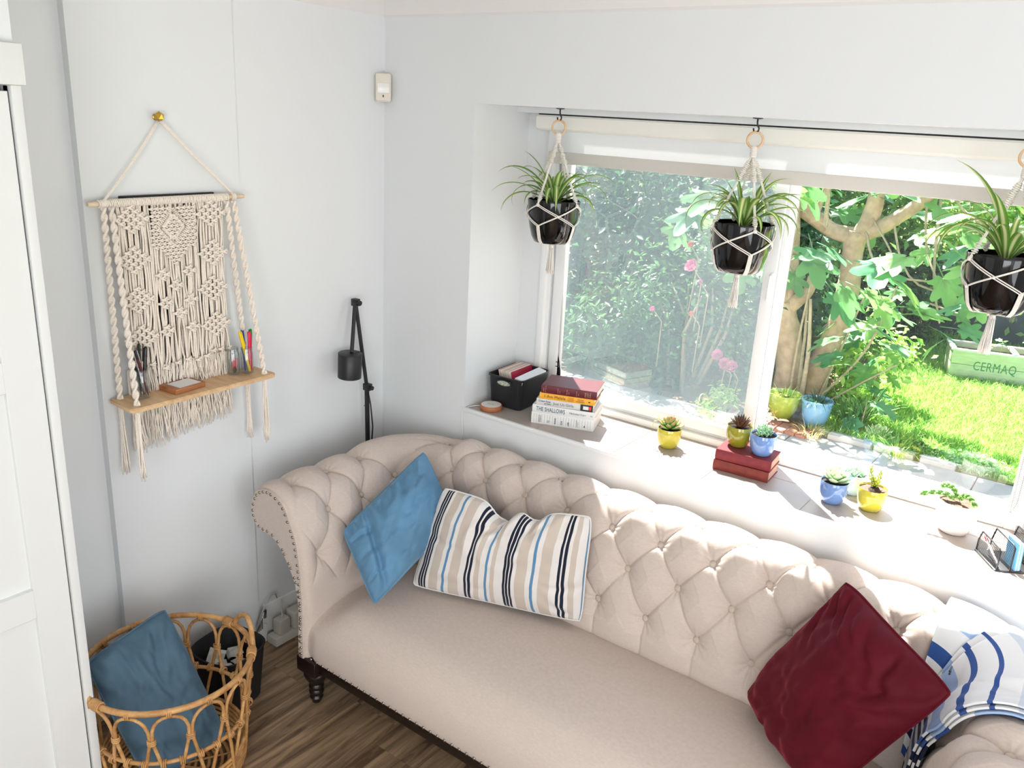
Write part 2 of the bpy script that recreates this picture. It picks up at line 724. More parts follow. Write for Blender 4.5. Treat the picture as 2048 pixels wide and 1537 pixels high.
# closet door with its casing
casing = MB().rbox(0.332, -1.4939, 0.0, 0.370, -1.4717, 2.003, r=0.002).rbox(0.332, -2.45, 2.003, 0.382, -1.4649, 2.0889, r=0.003)
struct('trim_5', casing, m_gloss, smooth=True, angle=30)
door = bpy.data.objects.new('door_1', None)
DO = (0.36, -1.95, 0)
door.location = DO
COL.objects.link(door)
door['kind'] = 'structure'
MB().box(0.326, -2.40, 0.012, 0.349, -1.55, 1.98).build('panel', m_gloss, door, smooth=False, org=DO)
MB().rbox(0.324, -1.5838, 0.008, 0.363, -1.4983, 1.990, r=0.0012, seg=1).build('stile', m_gloss, door, org=DO)
MB().rbox(0.324, -2.42, 0.008, 0.363, -2.33, 1.990, r=0.0012, seg=1).build('stile', m_gloss, door, org=DO)
for za, zb in ((0.008, 0.12), (0.7135, 0.7946), (1.3166, 1.393), (1.89, 1.990)):
    MB().rbox(0.324, -2.33, za, 0.363, -1.5838, zb, r=0.0012, seg=1).build('rail', m_gloss, door, org=DO)

# ---------------------------------------------------------------- window
win = bpy.data.objects.new('window_1', None)
WO = (1.43, 0.35, ZW)
win.location = WO
COL.objects.link(win)
win['kind'] = 'structure'


def wpart(name, mb, mat, parent=win, smooth=True, org=WO):
    return mb.build(name, mat, parent, smooth=smooth, org=org)


fr = MB()
fr.rbox(0.545, 0.318, ZW, 0.572, 0.42, ZH, r=0.002).rbox(0.572, 0.335, ZW, 0.588, 0.42, ZH, r=0.001, seg=1).rbox(0.588, 0.352, ZW, 0.602, 0.42, ZH, r=0.001, seg=1)
fr.rbox(2.262, 0.318, ZW, 2.31, 0.42, ZH, r=0.002)
fr.rbox(0.5725, 0.320, ZW, 2.2615, 0.345, ZW + 0.026, r=0.002).rbox(0.60, 0.345, ZW, 2.27, 0.42, ZW + 0.040, r=0.002)
fr.rbox(0.5725, 0.320, ZH - 0.045, 2.2615, 0.42, ZH, r=0.002)
wpart('frame', fr, m_upvc)
sash = MB()
sash.rbox(0.602, 0.334, ZW + 0.038, 0.645, 0.368, ZH - 0.045, r=0.003).rbox(1.427, 0.334, ZW + 0.038, 1.468, 0.368, ZH - 0.045, r=0.003)
sash.rbox(0.645, 0.334, ZW + 0.038, 1.427, 0.368, ZW + 0.072, r=0.003).rbox(0.645, 0.334, ZH - 0.085, 1.427, 0.368, ZH - 0.045, r=0.003)
so_ = wpart('sliding_sash', sash, m_upvc)
m_glass = glass_mat('pane_glass', 0.10)
m_glass_r = glass_mat('pane_glass_fixed', 0.055)
wpart('glass_pane', MB().box(0.643, 0.3495, ZW + 0.07, 1.429, 0.3505, ZH - 0.08), m_glass, so_, smooth=False)
mb = MB()
hz = 1.50
mb.tube([(1.458, 0.333, hz - 0.045), (1.458, 0.316, hz - 0.038), (1.458, 0.312, hz), (1.458, 0.316, hz + 0.038), (1.458, 0.333, hz + 0.045)], 0.006, n=8)
wpart('pull_handle', mb, m_upvc, so_)
mb = MB().rbox(0.640, 0.329, 1.066, 0.656, 0.332, 1.069, r=0.0008, seg=1).rbox(0.640, 0.329, 1.048, 0.656, 0.332, 1.051, r=0.0008, seg=1).rbox(0.653, 0.328, 1.048, 0.657, 0.333, 1.069, r=0.001, seg=1)
m_blackmetal = M('black_metal', (26, 26, 28), rough=0.35, spec=0.5)
wpart('latch', mb, m_blackmetal, so_)
mul = MB().rbox(1.4685, 0.346, ZW + 0.03, 1.481, 0.408, ZH - 0.04, r=0.002).rbox(1.481, 0.376, ZW + 0.03, 1.4855, 0.406, ZH - 0.04, r=0.001, seg=1)
mul.rbox(1.4855, 0.372, ZW + 0.038, 2.264, 0.412, ZW + 0.054, r=0.001, seg=1)
wpart('mullion', mul, m_upvc)
wpart('glass_pane', MB().box(1.484, 0.3895, ZW + 0.045, 2.264, 0.3905, ZH - 0.04), m_glass_r, win, smooth=False)
m_screen = screen_mat('insect_screen', 0.50)
scr = MB().add([(0.60, 0.414, ZW + 0.03), (1.470, 0.414, ZW + 0.03), (1.470, 0.414, ZH - 0.03), (0.60, 0.414, ZH - 0.03)], [(0, 1, 2, 3)])
wpart('insect_screen', scr, m_screen, win, smooth=False)

# frames added round the two fill lights on solid walls, outside the view
for nm, ax, c in (('fill_frame_side', 'y', (4.19, -2.3, 1.40, 0.95, 0.80)), ('fill_frame_rear', 'x', (3.2, -4.39, 1.35, 0.90, 1.0))):
    o = bpy.data.objects.new(nm, None)
    o.location = c[:3]
    COL.objects.link(o)
    o['kind'] = 'structure'
    for (a0, b0, a1, b1) in ((-c[3], -c[4], -c[3] + .05, c[4]), (c[3] - .05, -c[4], c[3], c[4]), (-c[3], -c[4], c[3], -c[4] + .05), (-c[3], c[4] - .05, c[3], c[4])):
        mb = MB().box(-.02, a0, b0, .01, a1, b1) if ax == 'y' else MB().box(a0, -.01, b0, a1, .02, b1)
        mb.build('frame', m_upvc, o, smooth=False)

# ---------------------------------------------------------------- roller blind
m_blind = M('blind_cassette_white', (236, 234, 228), rough=0.45, spec=0.4)
m_cloth, _n, _p = new_mat('blind_cloth')
_p.inputs['Base Color'].default_value = rgb((244, 244, 246))
_p.inputs['Roughness'].default_value = 0.9
_t = N(_n, 'ShaderNodeBsdfTranslucent')
_t.inputs['Color'].default_value = rgb((240, 240, 240))
_x = N(_n, 'ShaderNodeMixShader')
_x.inputs[0].default_value = 0.32
_n.links.new(_p.outputs[0], _x.inputs[1])
_n.links.new(_t.outputs[0], _x.inputs[2])
_n.links.new(_x.outputs[0], _n.nodes['Material Output'].inputs['Surface'])
m_hem = M('blind_hem', (214, 210, 204), rough=0.85)
bl = thing('roller_blind', 'white roller blind pulled a little way down at the top of the window', 'blind', (1.43, 0.28, 2.02))
BO = (1.43, 0.28, 2.02)
cas = MB()
prof = [(0.299, 2.003), (0.245, 2.003), (0.238, 1.997), (0.236, 1.975), (0.240, 1.958), (0.252, 1.950), (0.299, 1.950)]
cas.prism(prof, 0.542, 2.398, plane='yz') if False else None
vs = [(0.542, a, b) for a, b in prof] + [(2.398, a, b) for a, b in prof]
n_ = len(prof)
cas.add(vs, [tuple(range(n_))[::-1], tuple(range(n_, 2 * n_))] + [(i, (i + 1) % n_, n_ + (i + 1) % n_, n_ + i) for i in range(n_)])
cas.build('cassette', m_blind, bl, org=BO, angle=35)
MB().box(0.545, 0.248, 2.0025, 2.395, 0.300, 2.0078).build('gap_shade_strip', m_dark, bl, smooth=False, org=BO)  # dark strip colouring in the shaded gap above the cassette
MB().box(0.566, 0.296, 1.875, 2.38, 0.2975, 1.955).build('cloth', m_cloth, bl, smooth=False, org=BO)
MB().rbox(0.566, 0.291, 1.834, 2.38, 0.302, 1.876, r=0.004).build('hem_bar', m_hem, bl, org=BO)
ch = MB()
for k in range(190):
    z = 1.95 - k * 0.0052
    for dx in (0.0, 0.012):
        ch.ball((2.270 + dx * (1 if z > 1.0 else max(0, (z - 0.96) / 0.04)), 0.306, z), 0.0019, 5, 4)
o = ch.build('bead_chain', M('chain_metal', (150, 145, 138), rough=0.35, metal=0.6), bl, org=BO)
# ================================================================ sofa
m_linen = weave_mat('oatmeal_linen', (206, 191, 181), scale=1100, strength=0.35, vary=0.05)
m_linen_b = weave_mat('oatmeal_linen_button', (198, 182, 168), scale=1100, strength=0.3)
m_nail = M('antique_nickel_nail', (150, 138, 124), rough=0.3, metal=0.9)
m_ebony = M('ebonised_wood', (30, 20, 17), rough=0.35, spec=0.5, vary=0.2, vscale=30)

XI0, XI1, YI, YF, RF = 0.45, 2.254, -0.275, -0.79, 0.06
L1 = (YI - RF) - YF
LA = RF * PI / 2
L3 = (XI1 - RF) - (XI0 + RF)
STOT = 2 * L1 + 2 * LA + L3
_cs = [(0.0, -1.0), (-0.635 - YF, 0), (-0.48 - YF, 1), (-0.325 - YF, 2)]
for k in range(10):
    x = 0.57 if k == 0 else 0.725 + 0.1735 * (k - 1)
    _cs.append((L1 + LA + x - (XI0 + RF), 3 + k))
_cs += [(STOT - (-0.325 - YF), 13), (STOT - (-0.48 - YF), 14), (STOT - (-0.635 - YF), 15), (STOT, 16)]
CS_S, CS_C = [a for a, b in _cs], [b for a, b in _cs]

R_TAB = [-4, -3, -2.5, -2, -1.5, -1, -0.5, 0, 0.5, 1, 2, 3, 4, 5]
BO_ = [.14, .15, .17, .21, .235, .232, .205, .16, .095, .05, .012, -.005, -.005, 0]
BZ_ = [.19, .48, .58, .64, .70, .765, .815, .832, .812, .768, .655, .515, .385, .22]
AO_ = [.055, .07, .15, .235, .28, .275, .235, .165, .09, .045, .012, 0, 0, 0]
AZ_ = [.195, .48, .585, .60, .648, .712, .768, .788, .758, .695, .56, .42, .30, .195]


def cr_interp(x, xs, ys):
    """shape-keeping cubic through a table"""
    xs, ys = np.array(xs, float), np.array(ys, float)
    h = np.diff(xs)
    d = np.diff(ys) / h
    m = np.zeros_like(ys)
    m[1:-1] = (d[:-1] * h[1:] + d[1:] * h[:-1]) / (h[:-1] + h[1:])
    m[0], m[-1] = d[0], d[-1]
    i = np.clip(np.searchsorted(xs, x, side='right') - 1, 0, len(xs) - 2)
    t = (x - xs[i]) / h[i]
    t2, t3 = t * t, t * t * t
    return (2 * t3 - 3 * t2 + 1) * ys[i] + (t3 - 2 * t2 + t) * h[i] * m[i] + (-2 * t3 + 3 * t2) * ys[i + 1] + (t3 - t2) * h[i] * m[i + 1]


def sstep(a, b, x):
    t = np.clip((x - a) / (b - a), 0, 1)
    return t * t * (3 - 2 * t)


def path(s):
    s = np.asarray(s, float)
    px, py, nx, ny = (np.zeros_like(s) for _ in range(4))
    a = s <= L1
    px[a], py[a], nx[a], ny[a] = XI0, YF + s[a], -1, 0
    b = (s > L1) & (s <= L1 + LA)
    th = PI - (s[b] - L1) / RF
    px[b], py[b], nx[b], ny[b] = XI0 + RF + RF * np.cos(th), YI - RF + RF * np.sin(th), np.cos(th), np.sin(th)
    c = (s > L1 + LA) & (s <= L1 + LA + L3)
    px[c], py[c], nx[c], ny[c] = XI0 + RF + s[c] - L1 - LA, YI, 0, 1
    d = (s > L1 + LA + L3) & (s <= L1 + 2 * LA + L3)
    th = PI / 2 - (s[d] - L1 - LA - L3) / RF
    px[d], py[d], nx[d], ny[d] = XI1 - RF + RF * np.cos(th), YI - RF + RF * np.sin(th), np.cos(th), np.sin(th)
    e = s > L1 + 2 * LA + L3
    px[e], py[e], nx[e], ny[e] = XI1, YI - RF - (s[e] - L1 - 2 * LA - L3), 1, 0
    return px, py, nx, ny


def sofa_base(s, r):
    px, py, nx, ny = path(s)
    sm = np.minimum(s, STOT - s)
    wa = 1 - sstep(L1 - 0.10, L1 + LA + 0.10, sm)
    o = wa * cr_interp(r, R_TAB, AO_) + (1 - wa) * cr_interp(r, R_TAB, BO_)
    z = wa * cr_interp(r, R_TAB, AZ_) + (1 - wa) * cr_interp(r, R_TAB, BZ_)
    return np.stack([px + nx * o, py + ny * o, z], -1)


def sofa_normal(s, r):
    e = 1e-3
    ds = sofa_base(np.clip(s + e, 0, STOT), r) - sofa_base(np.clip(s - e, 0, STOT), r)
    dr = sofa_base(s, np.clip(r + e, -4, 5)) - sofa_base(s, np.clip(r - e, -4, 5))
    n = np.cross(ds, dr)
    n /= np.maximum(np.linalg.norm(n, axis=-1, keepdims=True), 1e-12)
    return -n


def wa_of(s):
    sm = np.minimum(s, STOT - s)
    return 1 - sstep(L1 - 0.10, L1 + LA + 0.10, sm)


def tuft(s, r):
    c = np.interp(s, CS_S, CS_C)
    a, b = c + r / 2 - .5, c - r / 2 + .5
    sa, sb = np.abs(np.sin(PI * a)), np.abs(np.sin(PI * b))
    fd = (sa * sb) ** 0.34
    f3 = np.abs(np.sin(PI * c)) ** 0.68
    f0 = np.abs(np.sin(PI * (c - .5))) ** 0.68
    f = np.where(r > 3, f3, np.where(r < 0, f0, fd))
    ra, rb = a - np.round(a), b - np.round(b)
    dc, dr_ = (ra + rb) / 2, (ra - rb)
    X, Y = dc * .172, dr_ * .125
    d = np.sqrt(X * X + Y * Y)
    inn = (r > -0.4) & (r < 3.4)
    g = np.exp(-(d / .020) ** 2) * inn
    g2 = np.exp(-(d / .050) ** 2) * inn
    th = np.arctan2(Y, X)
    pl = np.sin(th * 9 + c * 1.7) * np.exp(-(d / .040) ** 2) * np.clip(d / .012, 0, 1) * 0.0022 * inn
    amp = sstep(-1.3, -0.2, r) * (1 - 0.75 * sstep(3.3, 4.2, r))
    sm = np.minimum(s, STOT - s)
    endf = sstep(0.0, 0.09, sm)
    amp = amp * (0.25 + 0.75 * endf)
    low = 1 - wa_of(s) * sstep(2.25, 2.9, r)
    gw_ = np.exp(-(np.abs(ra) * .105 / .0042) ** 2) + np.exp(-(np.abs(rb) * .105 / .0042) ** 2)
    gr = 0.0028 * np.clip(gw_, 0, 1) * ((r > 0) & (r < 3))
    gv = 0.0022 * np.exp(-((c - np.round(c)) * .172 / .0042) ** 2) * (r >= 3) * (r < 4.1)
    return amp * low * (0.016 * f - 0.006 - 0.015 * g2) + (-0.010 * g + pl - gr - gv) * endf * low * sstep(-1.2, -.2, r)


def sofa_surf(s, r, off=0.0, tf=1.0):
    s, r = np.asarray(s, float), np.asarray(r, float)
    n = sofa_normal(s, r)
    sm = np.minimum(s, STOT - s)
    k = np.clip((0.035 - sm) / 0.035, 0, 1)
    rnd = -0.016 * (1 - np.sqrt(np.clip(1 - k * k, 0, 1)))
    return sofa_base(s, r) + n * (tuft(s, r) * tf + off + rnd)[..., None]


sofa = thing('chesterfield_sofa', 'long oatmeal linen button-tufted sofa with rolled arms and nailhead trim', 'sofa', (1.35, -0.45, 0.0))
SO = np.array((1.35, -0.45, 0.0))
NS, NR = 520, 190
sv = np.linspace(0, STOT, NS)
rv = np.concatenate([np.linspace(5, 3.2, 36)[:-1], np.linspace(3.2, -0.5, 150)[:-1], np.linspace(-0.5, -4, 40)])


def sofa_patch(name, s0, s1, ns):
    ss, rr = np.meshgrid(np.linspace(s0, s1, ns), rv, indexing='ij')
    P = sofa_surf(ss, rr)
    nu, nv = ss.shape
    idx = np.arange(nu * nv).reshape(nu, nv)
    F = np.stack([idx[:-1, :-1], idx[1:, :-1], idx[1:, 1:], idx[:-1, 1:]], -1).reshape(-1, 4)
    me = raw_mesh(name, P.reshape(-1, 3) - SO, F[:, ::-1], m_linen)
    return link_mesh(name, me, sofa)


SMID0, SMID1 = L1 + LA / 2, STOT - L1 - LA / 2
sofa_patch('armrest', 0, SMID0, 170)
sofa_patch('armrest', SMID1, STOT, 170)
sofa_patch('backrest', SMID0, SMID1, 620)

# front panels of the two arms
nail_pts = []
for side in (0, 1):
    s0 = np.full(160, 0.0 if side == 0 else STOT)
    rr = np.linspace(5, -4, 160)
    P = sofa_surf(s0, rr)
    yf = P[0, 1]
    poly = [(float(p[0]), float(p[2])) for p in P]
    MB().prism(poly, YF - 0.010, YF + 0.012, plane='xz').build('arm_front', m_linen, sofa, org=tuple(SO), angle=50)
    # nails follow the outline, a little inside it
    q = np.array(poly)
    seg = np.linalg.norm(np.diff(q, axis=0), axis=1)
    L = np.concatenate([[0], np.cumsum(seg)])
    tang = np.gradient(q, axis=0)
    tang /= np.linalg.norm(tang, axis=1, keepdims=True)
    nrm = np.stack([-tang[:, 1], tang[:, 0]], -1)
    if side == 1:
        nrm = -nrm
    for t in np.arange(0.012, L[-1] - 0.01, 0.0245):
        i = int(np.searchsorted(L, t))
        c = q[i] + nrm[i] * 0.009 * 1.0
        nail_pts.append((c[0], YF - 0.0105, c[1], 'y'))
    for xx in np.linspace(q[0][0], q[-1][0], 4)[1:-1]:
        nail_pts.append((xx, YF - 0.0105, 0.204, 'y'))

# seat
sy = [-.778, -.790, -.797, -.793, -.775, -.740, -.690, -.60, -.48, -.37, -.30, -.25, -.22]
sz = [.194, .199, .235, .290, .335, .372, .398, .412, .416, .412, .402, .385, .36]
st = np.linspace(0, 12, 70)
yy = cr_interp(st, list(range(13)), sy)
zz = cr_interp(st, list(range(13)), sz)
xs = np.linspace(XI0 - 0.012, XI1 + 0.012, 120)
Xg, Tg = np.meshgrid(xs, st, indexing='ij')
Yg, Zg = np.broadcast_to(yy, Xg.shape).copy(), np.broadcast_to(zz, Xg.shape).copy()
e = np.minimum(Xg - XI0, XI1 - Xg)
dip = (1 - sstep(0.0, 0.16, e)) ** 1.5
top = sstep(2.5, 6, Tg)
Zg -= 0.045 * dip * top
Yg += 0.012 * (1 - sstep(0, 0.04, e)) * (1 - top)
nn = np.sin(Xg * 9.0) * 0.0015 + np.sin(Xg * 4.1 + Yg * 7) * 0.002
Zg += nn * top
idx = np.arange(Xg.size).reshape(Xg.shape)
F = np.stack([idx[:-1, :-1], idx[1:, :-1], idx[1:, 1:], idx[:-1, 1:]], -1).reshape(-1, 4)
P = np.stack([Xg, Yg, Zg], -1).reshape(-1, 3) - SO
link_mesh('seat', raw_mesh('seat', P, F, m_linen), sofa)
for xx in np.arange(XI0 + 0.018, XI1, 0.0285):
    nail_pts.append((float(xx), -0.7945, 0.206, 'y'))

# closed underside and rear so nothing shows through
MB().box(0.42, -0.765, 0.180, 2.285, -0.12, 0.205).build('base_frame', m_ebony, sofa, org=tuple(SO), smooth=False)
MB().rbox(0.42, -0.780, 0.150, 2.285, -0.752, 0.196, r=0.004).build('front_rail', m_ebony, sofa, org=tuple(SO))
legp = [(0.0, 0.0), (0.014, 0.0), (0.017, 0.006), (0.019, 0.014), (0.0235, 0.022), (0.019, 0.031), (0.025, 0.040), (0.0265, 0.048), (0.022, 0.056), (0.0265, 0.064),
        (0.0265, 0.070), (0.022, 0.078), (0.026, 0.086), (0.036, 0.100), (0.042, 0.114), (0.043, 0.124), (0.036, 0.132), (0.030, 0.138)]
lm = MB().lathe(legp, 24)
lm.rbox(-0.046, -0.046, 0.136, 0.046, 0.046, 0.194, r=0.003)
legme = lm.mesh('leg', m_ebony, True, 50)
for x_, y_ in ((0.442, -0.752), (2.262, -0.752), (0.455, -0.14), (2.25, -0.14)):
    link_mesh('leg', legme, sofa, loc=(x_ - SO[0], y_ - SO[1], 0))

nb = MB()
for x_, y_, z_, _a in nail_pts:
    vs, fs = [], []
    k = len(nb.v)
    for ring, (rr_, hh) in enumerate(((0.0052, 0.0), (0.0040, 0.0030), (0.0, 0.0042))):
        for t in range(8 if rr_ else 1):
            an = t * PI / 4
            vs.append((x_ + rr_ * math.cos(an), y_ - hh, z_ + rr_ * math.sin(an)))
    fs = [(t, (t + 1) % 8, 8 + (t + 1) % 8, 8 + t) for t in range(8)] + [(8 + t, 8 + (t + 1) % 8, 16) for t in range(8)]
    nb.add(vs, fs)
no = nb.build('nailhead_trim', m_nail, sofa, org=tuple(SO), angle=None)
no['kind'] = 'stuff'

# covered buttons, one object each
bm_ = MB().lathe([(0.0, 0.006), (0.006, 0.0055), (0.0105, 0.003), (0.0118, 0.0), (0.0105, -0.003), (0.0, -0.004)], 16)
btn_me = bm_.mesh('button', m_linen_b, True, None)
for r in (0, 1, 2, 3):
    for k in range(-1, 17):
        c = k + (0.5 if r % 2 == 0 else 0.0)
        if c < -0.2 or c > 15.2 or (r == 3 and (c < 2.5 or c > 12.5)):
            continue
        s = float(np.interp(c, CS_C, CS_S))
        p = sofa_surf(np.array([s]), np.array([float(r)]))[0]
        n = Vector(sofa_normal(np.array([s]), np.array([float(r)]))[0])
        b = link_mesh('button', btn_me, sofa, loc=Vector(p) + n * 0.0065 - Vector(SO))
        b.rotation_euler = n.to_track_quat('Z', 'Y').to_euler()

# ---------------------------------------------------------------- striped throw over the right arm
def st_list(raw):
    return [(p, c) for p, c in raw]


NAVY, BLUE, LBLUE, WHITE, PALE, GREY = (26, 34, 66), (52, 84, 150), (160, 184, 222), (232, 233, 234), (206, 214, 226), (176, 184, 194)
blanket_stops = st_list([(0, NAVY), (.05, WHITE), (.085, BLUE), (.11, WHITE), (.14, GREY), (.165, WHITE), (.195, BLUE), (.22, WHITE), (.245, NAVY), (.275, WHITE),
                         (.30, NAVY), (.335, WHITE), (.365, BLUE), (.395, WHITE), (.42, LBLUE), (.475, WHITE), (.53, BLUE), (.55, WHITE), (.60, BLUE), (.612, WHITE), (.66, PALE), (.68, WHITE),
                         (.74, BLUE), (.775, WHITE), (.84, PALE), (.88, WHITE), (.93, BLUE), (.96, WHITE)])
m_throw = uv_ramp_mat('blue_white_stripe_throw', blanket_stops, axis=0, bump=0.35)
m_throw2 = uv_ramp_mat('blue_white_stripe_throw_fold', [(0, BLUE), (.04, WHITE), (.09, NAVY), (.13, WHITE), (.17, NAVY), (.21, WHITE), (.25, NAVY), (.29, WHITE), (.32, NAVY), (.38, WHITE), (.42, BLUE), (.48, WHITE), 
                                                        (.56, LBLUE), (.72, WHITE), (.80, BLUE), (.84, WHITE)], axis=0, bump=0.35)
throw = thing('striped_throw', 'folded white throw with navy and blue stripes over the right sofa arm', 'blanket', (2.38, -0.42, 0.80))
TO = np.array((2.38, -0.42, 0.80))


def blanket_layer(name, sa_fn, sb_fn, r0, r1, off, mat, ns=44, nr=120, thick=0.006):
    vv = np.linspace(0, 1, nr)
    uu = np.linspace(0, 1, ns)
    U, V = np.meshgrid(uu, vv, indexing='ij')
    R_ = r0 + (r1 - r0) * V
    Sa, Sb = sa_fn(V), sb_fn(V)
    S_ = Sa + (Sb - Sa) * U
    wob = 0.003 * np.sin(9 * V + 3 * U) + 0.002 * np.sin(23 * V * U + 5 * U)
    # thickness: closed shell, rounded at the hems
    top = sofa_surf(S_, R_, 0, 0.30) + sofa_normal(S_, R_) * (off + thick + wob)[..., None]
    bot = sofa_surf(S_, R_, 0, 0.30) + sofa_normal(S_, R_) * (off + wob)[..., None]
    nu, nv = U.shape
    V3 = np.concatenate([top.reshape(-1, 3), bot.reshape(-1, 3)]) - TO
    idx = np.arange(nu * nv).reshape(nu, nv)
    k = nu * nv
    F = [np.stack([idx[:-1, :-1], idx[1:, :-1], idx[1:, 1:], idx[:-1, 1:]], -1).reshape(-1, 4)[:, ::-1],
         np.stack([idx[:-1, :-1], idx[1:, :-1], idx[1:, 1:], idx[:-1, 1:]], -1).reshape(-1, 4) + k]
    rim = np.concatenate([idx[0, :], idx[1:, -1], idx[-1, -2::-1], idx[-2::-1, 0]])
    F.append(np.stack([rim[:-1], rim[1:], rim[1:] + k, rim[:-1] + k], -1))
    uv = np.concatenate([np.stack([V, U], -1).reshape(-1, 2)] * 2)
    me = raw_mesh(name, V3, np.concatenate(F), mat, uv)
    return link_mesh(name, me, throw)


S_C = STOT - L1            # where the right arm begins
sF = STOT - 0.31           # front hem, about y = -0.48


def hemf(d):
    return lambda V: sF + d + 0.012 * np.sin(5 * V + 1) - 0.035 * np.clip(V - .5, 0, 1)


def hemb(d):
    return lambda V: S_C - 0.052 + d + 0.0 * V


blanket_layer('bottom_fold', hemb(-0.040), hemf(0.012), 3.1, -1.6, 0.016, m_throw2)
blanket_layer('middle_fold', hemb(-0.004), hemf(0.006), 3.15, -1.6, 0.024, m_throw)
blanket_layer('top_fold', hemb(0.006), hemf(-0.004), 3.2, -1.6, 0.032, m_throw)


# ---------------------------------------------------------------- cushions
def cushion_mesh(name, TL, TR, BR, BL, thick, mat, nu=48, nv=40, pinch=0.07, seed=0, wr=0.006, deform=None, back=0.8, pw=0.52, rc=0.05, orient=1, org=None, pinch_top=None, pinch_bot=None, creases=()):
    TL, TR, BR, BL = (np.array(p, float) for p in (TL, TR, BR, BL))
    n = np.cross(TR - TL, BL - TL)
    n = n / np.linalg.norm(n) * orient
    u = np.linspace(-1, 1, nu)
    v = np.linspace(-1, 1, nv)
    A, B = np.meshgrid(u, v, indexing='ij')
    pt = pinch if pinch_top is None else pinch_top
    pb = pinch if pinch_bot is None else pinch_bot
    A2 = A * (1 - pinch * (1 - B ** 2))
    B2 = B * (1 - np.where(B < 0, pt, pb) * (1 - A ** 2))
    s_, t_ = (A2 + 1) / 2, (B2 + 1) / 2
    P = ((1 - s_) * (1 - t_))[..., None] * TL + (s_ * (1 - t_))[..., None] * TR + (s_ * t_)[..., None] * BR + ((1 - s_) * t_)[..., None] * BL
    if deform is not None:
        P = P + deform(A, B, n)
    crn = 1 - rc * np.clip(A2 * A2 * B2 * B2, 0, 1) ** 2
    Cc = P[nu // 2, nv // 2]
    P = Cc + (P - Cc) * crn[..., None]
    h = thick / 2 * ((1 - A ** 2) * (1 - B ** 2)) ** pw
    # folds running in from the corners and seams
    W = np.zeros_like(h)
    for i in range(nu):
        for j in range(nv):
            a, b = A[i, j], B[i, j]
            W[i, j] = noise.fractal(Vector((a * 1.6 + seed * 3.1, b * 1.6, seed)), 1.0, 2.0, 3)
    W2 = np.sin(7 * W + 5 * A + 3 * B + seed)
    rad = np.sin(np.arctan2(B + 0.02, A) * 19 + seed + 2 * W) * np.clip((A * A + B * B) - 0.45, 0, 1) + 0.35 * W2
    edge = (np.abs(A) < .999) & (np.abs(B) < .999)
    for (a0, b0, a1, b1, cw, cd) in creases:
        cd = cd * 0.75
        da, db = a1 - a0, b1 - b0
        tt = np.clip(((A - a0) * da + (B - b0) * db) / (da * da + db * db), 0, 1)
        bow = 0.10 * np.sin(PI * tt) * (1 if (a0 + b0) > 0 else -1)
        dist = np.sqrt((A - a0 - tt * da - bow * db) ** 2 + (B - b0 - tt * db + bow * da) ** 2)
        ramp_ = np.sin(PI * np.clip(.15 + .85 * tt, 0, 1)) ** .6
        W = W - (np.exp(-(dist / cw) ** 2) - 0.55 * np.exp(-((dist - cw * 1.9) / cw) ** 2)) * cd * ramp_ / (wr * 1.6)
    hh = h + (W * wr * 1.6 + rad * wr * 0.45 * np.clip(1.35 - np.maximum(np.abs(A), np.abs(B)), 0, 1)) * edge * np.clip(h / (thick * .15), 0, 1)
    front = P + n * hh[..., None]
    rear = P - n * (h * back)[..., None]
    idx = np.arange(nu * nv).reshape(nu, nv)
    V3 = [front.reshape(-1, 3)]
    ridx = idx.copy()
    inner = rear[1:-1, 1:-1].reshape(-1, 3)
    ridx[1:-1, 1:-1] = nu * nv + np.arange((nu - 2) * (nv - 2)).reshape(nu - 2, nv - 2)
    V3.append(inner)
    q = lambda I: np.stack([I[:-1, :-1], I[1:, :-1], I[1:, 1:], I[:-1, 1:]], -1).reshape(-1, 4)
    F = np.concatenate([q(idx)[:, ::-1] if orient == 1 else q(idx), q(ridx) if orient == 1 else q(ridx)[:, ::-1]])
    uvf = np.stack([(A + 1) / 2, (B + 1) / 2], -1)
    uv = np.concatenate([uvf.reshape(-1, 2), uvf[1:-1, 1:-1].reshape(-1, 2)])
    V3 = np.concatenate(V3)
    rim = np.concatenate([P[:, 0], P[-1, 1:], P[-2::-1, -1], P[0, -2:0:-1]])
    if org is not None:
        V3 = V3 - np.array(org)
        rim = rim - np.array(org)
    return raw_mesh(name, V3, F, mat, uv), rim


def velvet(name, col, sheen_col, rough=0.7):
    m, n, p = new_mat(name)
    p.inputs['Base Color'].default_value = rgb(col)
    p.inputs['Roughness'].default_value = rough
    p.inputs['Specular IOR Level'].default_value = 0.15
    p.inputs['Sheen Weight'].default_value = 0.6
    p.inputs['Sheen Roughness'].default_value = 0.35
    p.inputs['Sheen Tint'].default_value = rgb(sheen_col)
    tc = N(n, 'ShaderNodeTexCoord')
    t = N(n, 'ShaderNodeTexNoise')
    t.inputs['Scale'].default_value = 9
    t.inputs['Detail'].default_value = 4
    n.links.new(tc.outputs['Object'], t.inputs['Vector'])
    r = N(n, 'ShaderNodeValToRGB')
    c = rgb(col)
    set_ramp(r, [(0.3, [x * .86 for x in c[:3]] + [1]), (0.7, [min(1, x * 1.14) for x in c[:3]] + [1])])
    n.links.new(t.outputs['Fac'], r.inputs[0])
    n.links.new(r.outputs[0], p.inputs['Base Color'])
    t2 = N(n, 'ShaderNodeTexNoise')
    t2.inputs['Scale'].default_value = 1400
    n.links.new(tc.outputs['Object'], t2.inputs['Vector'])
    b = N(n, 'ShaderNodeBump')
    b.inputs['Strength'].default_value = 0.25
    b.inputs['Distance'].default_value = 0.001
    n.links.new(t2.outputs['Fac'], b.inputs['Height'])
    n.links.new(b.outputs[0], p.inputs['Normal'])
    return m


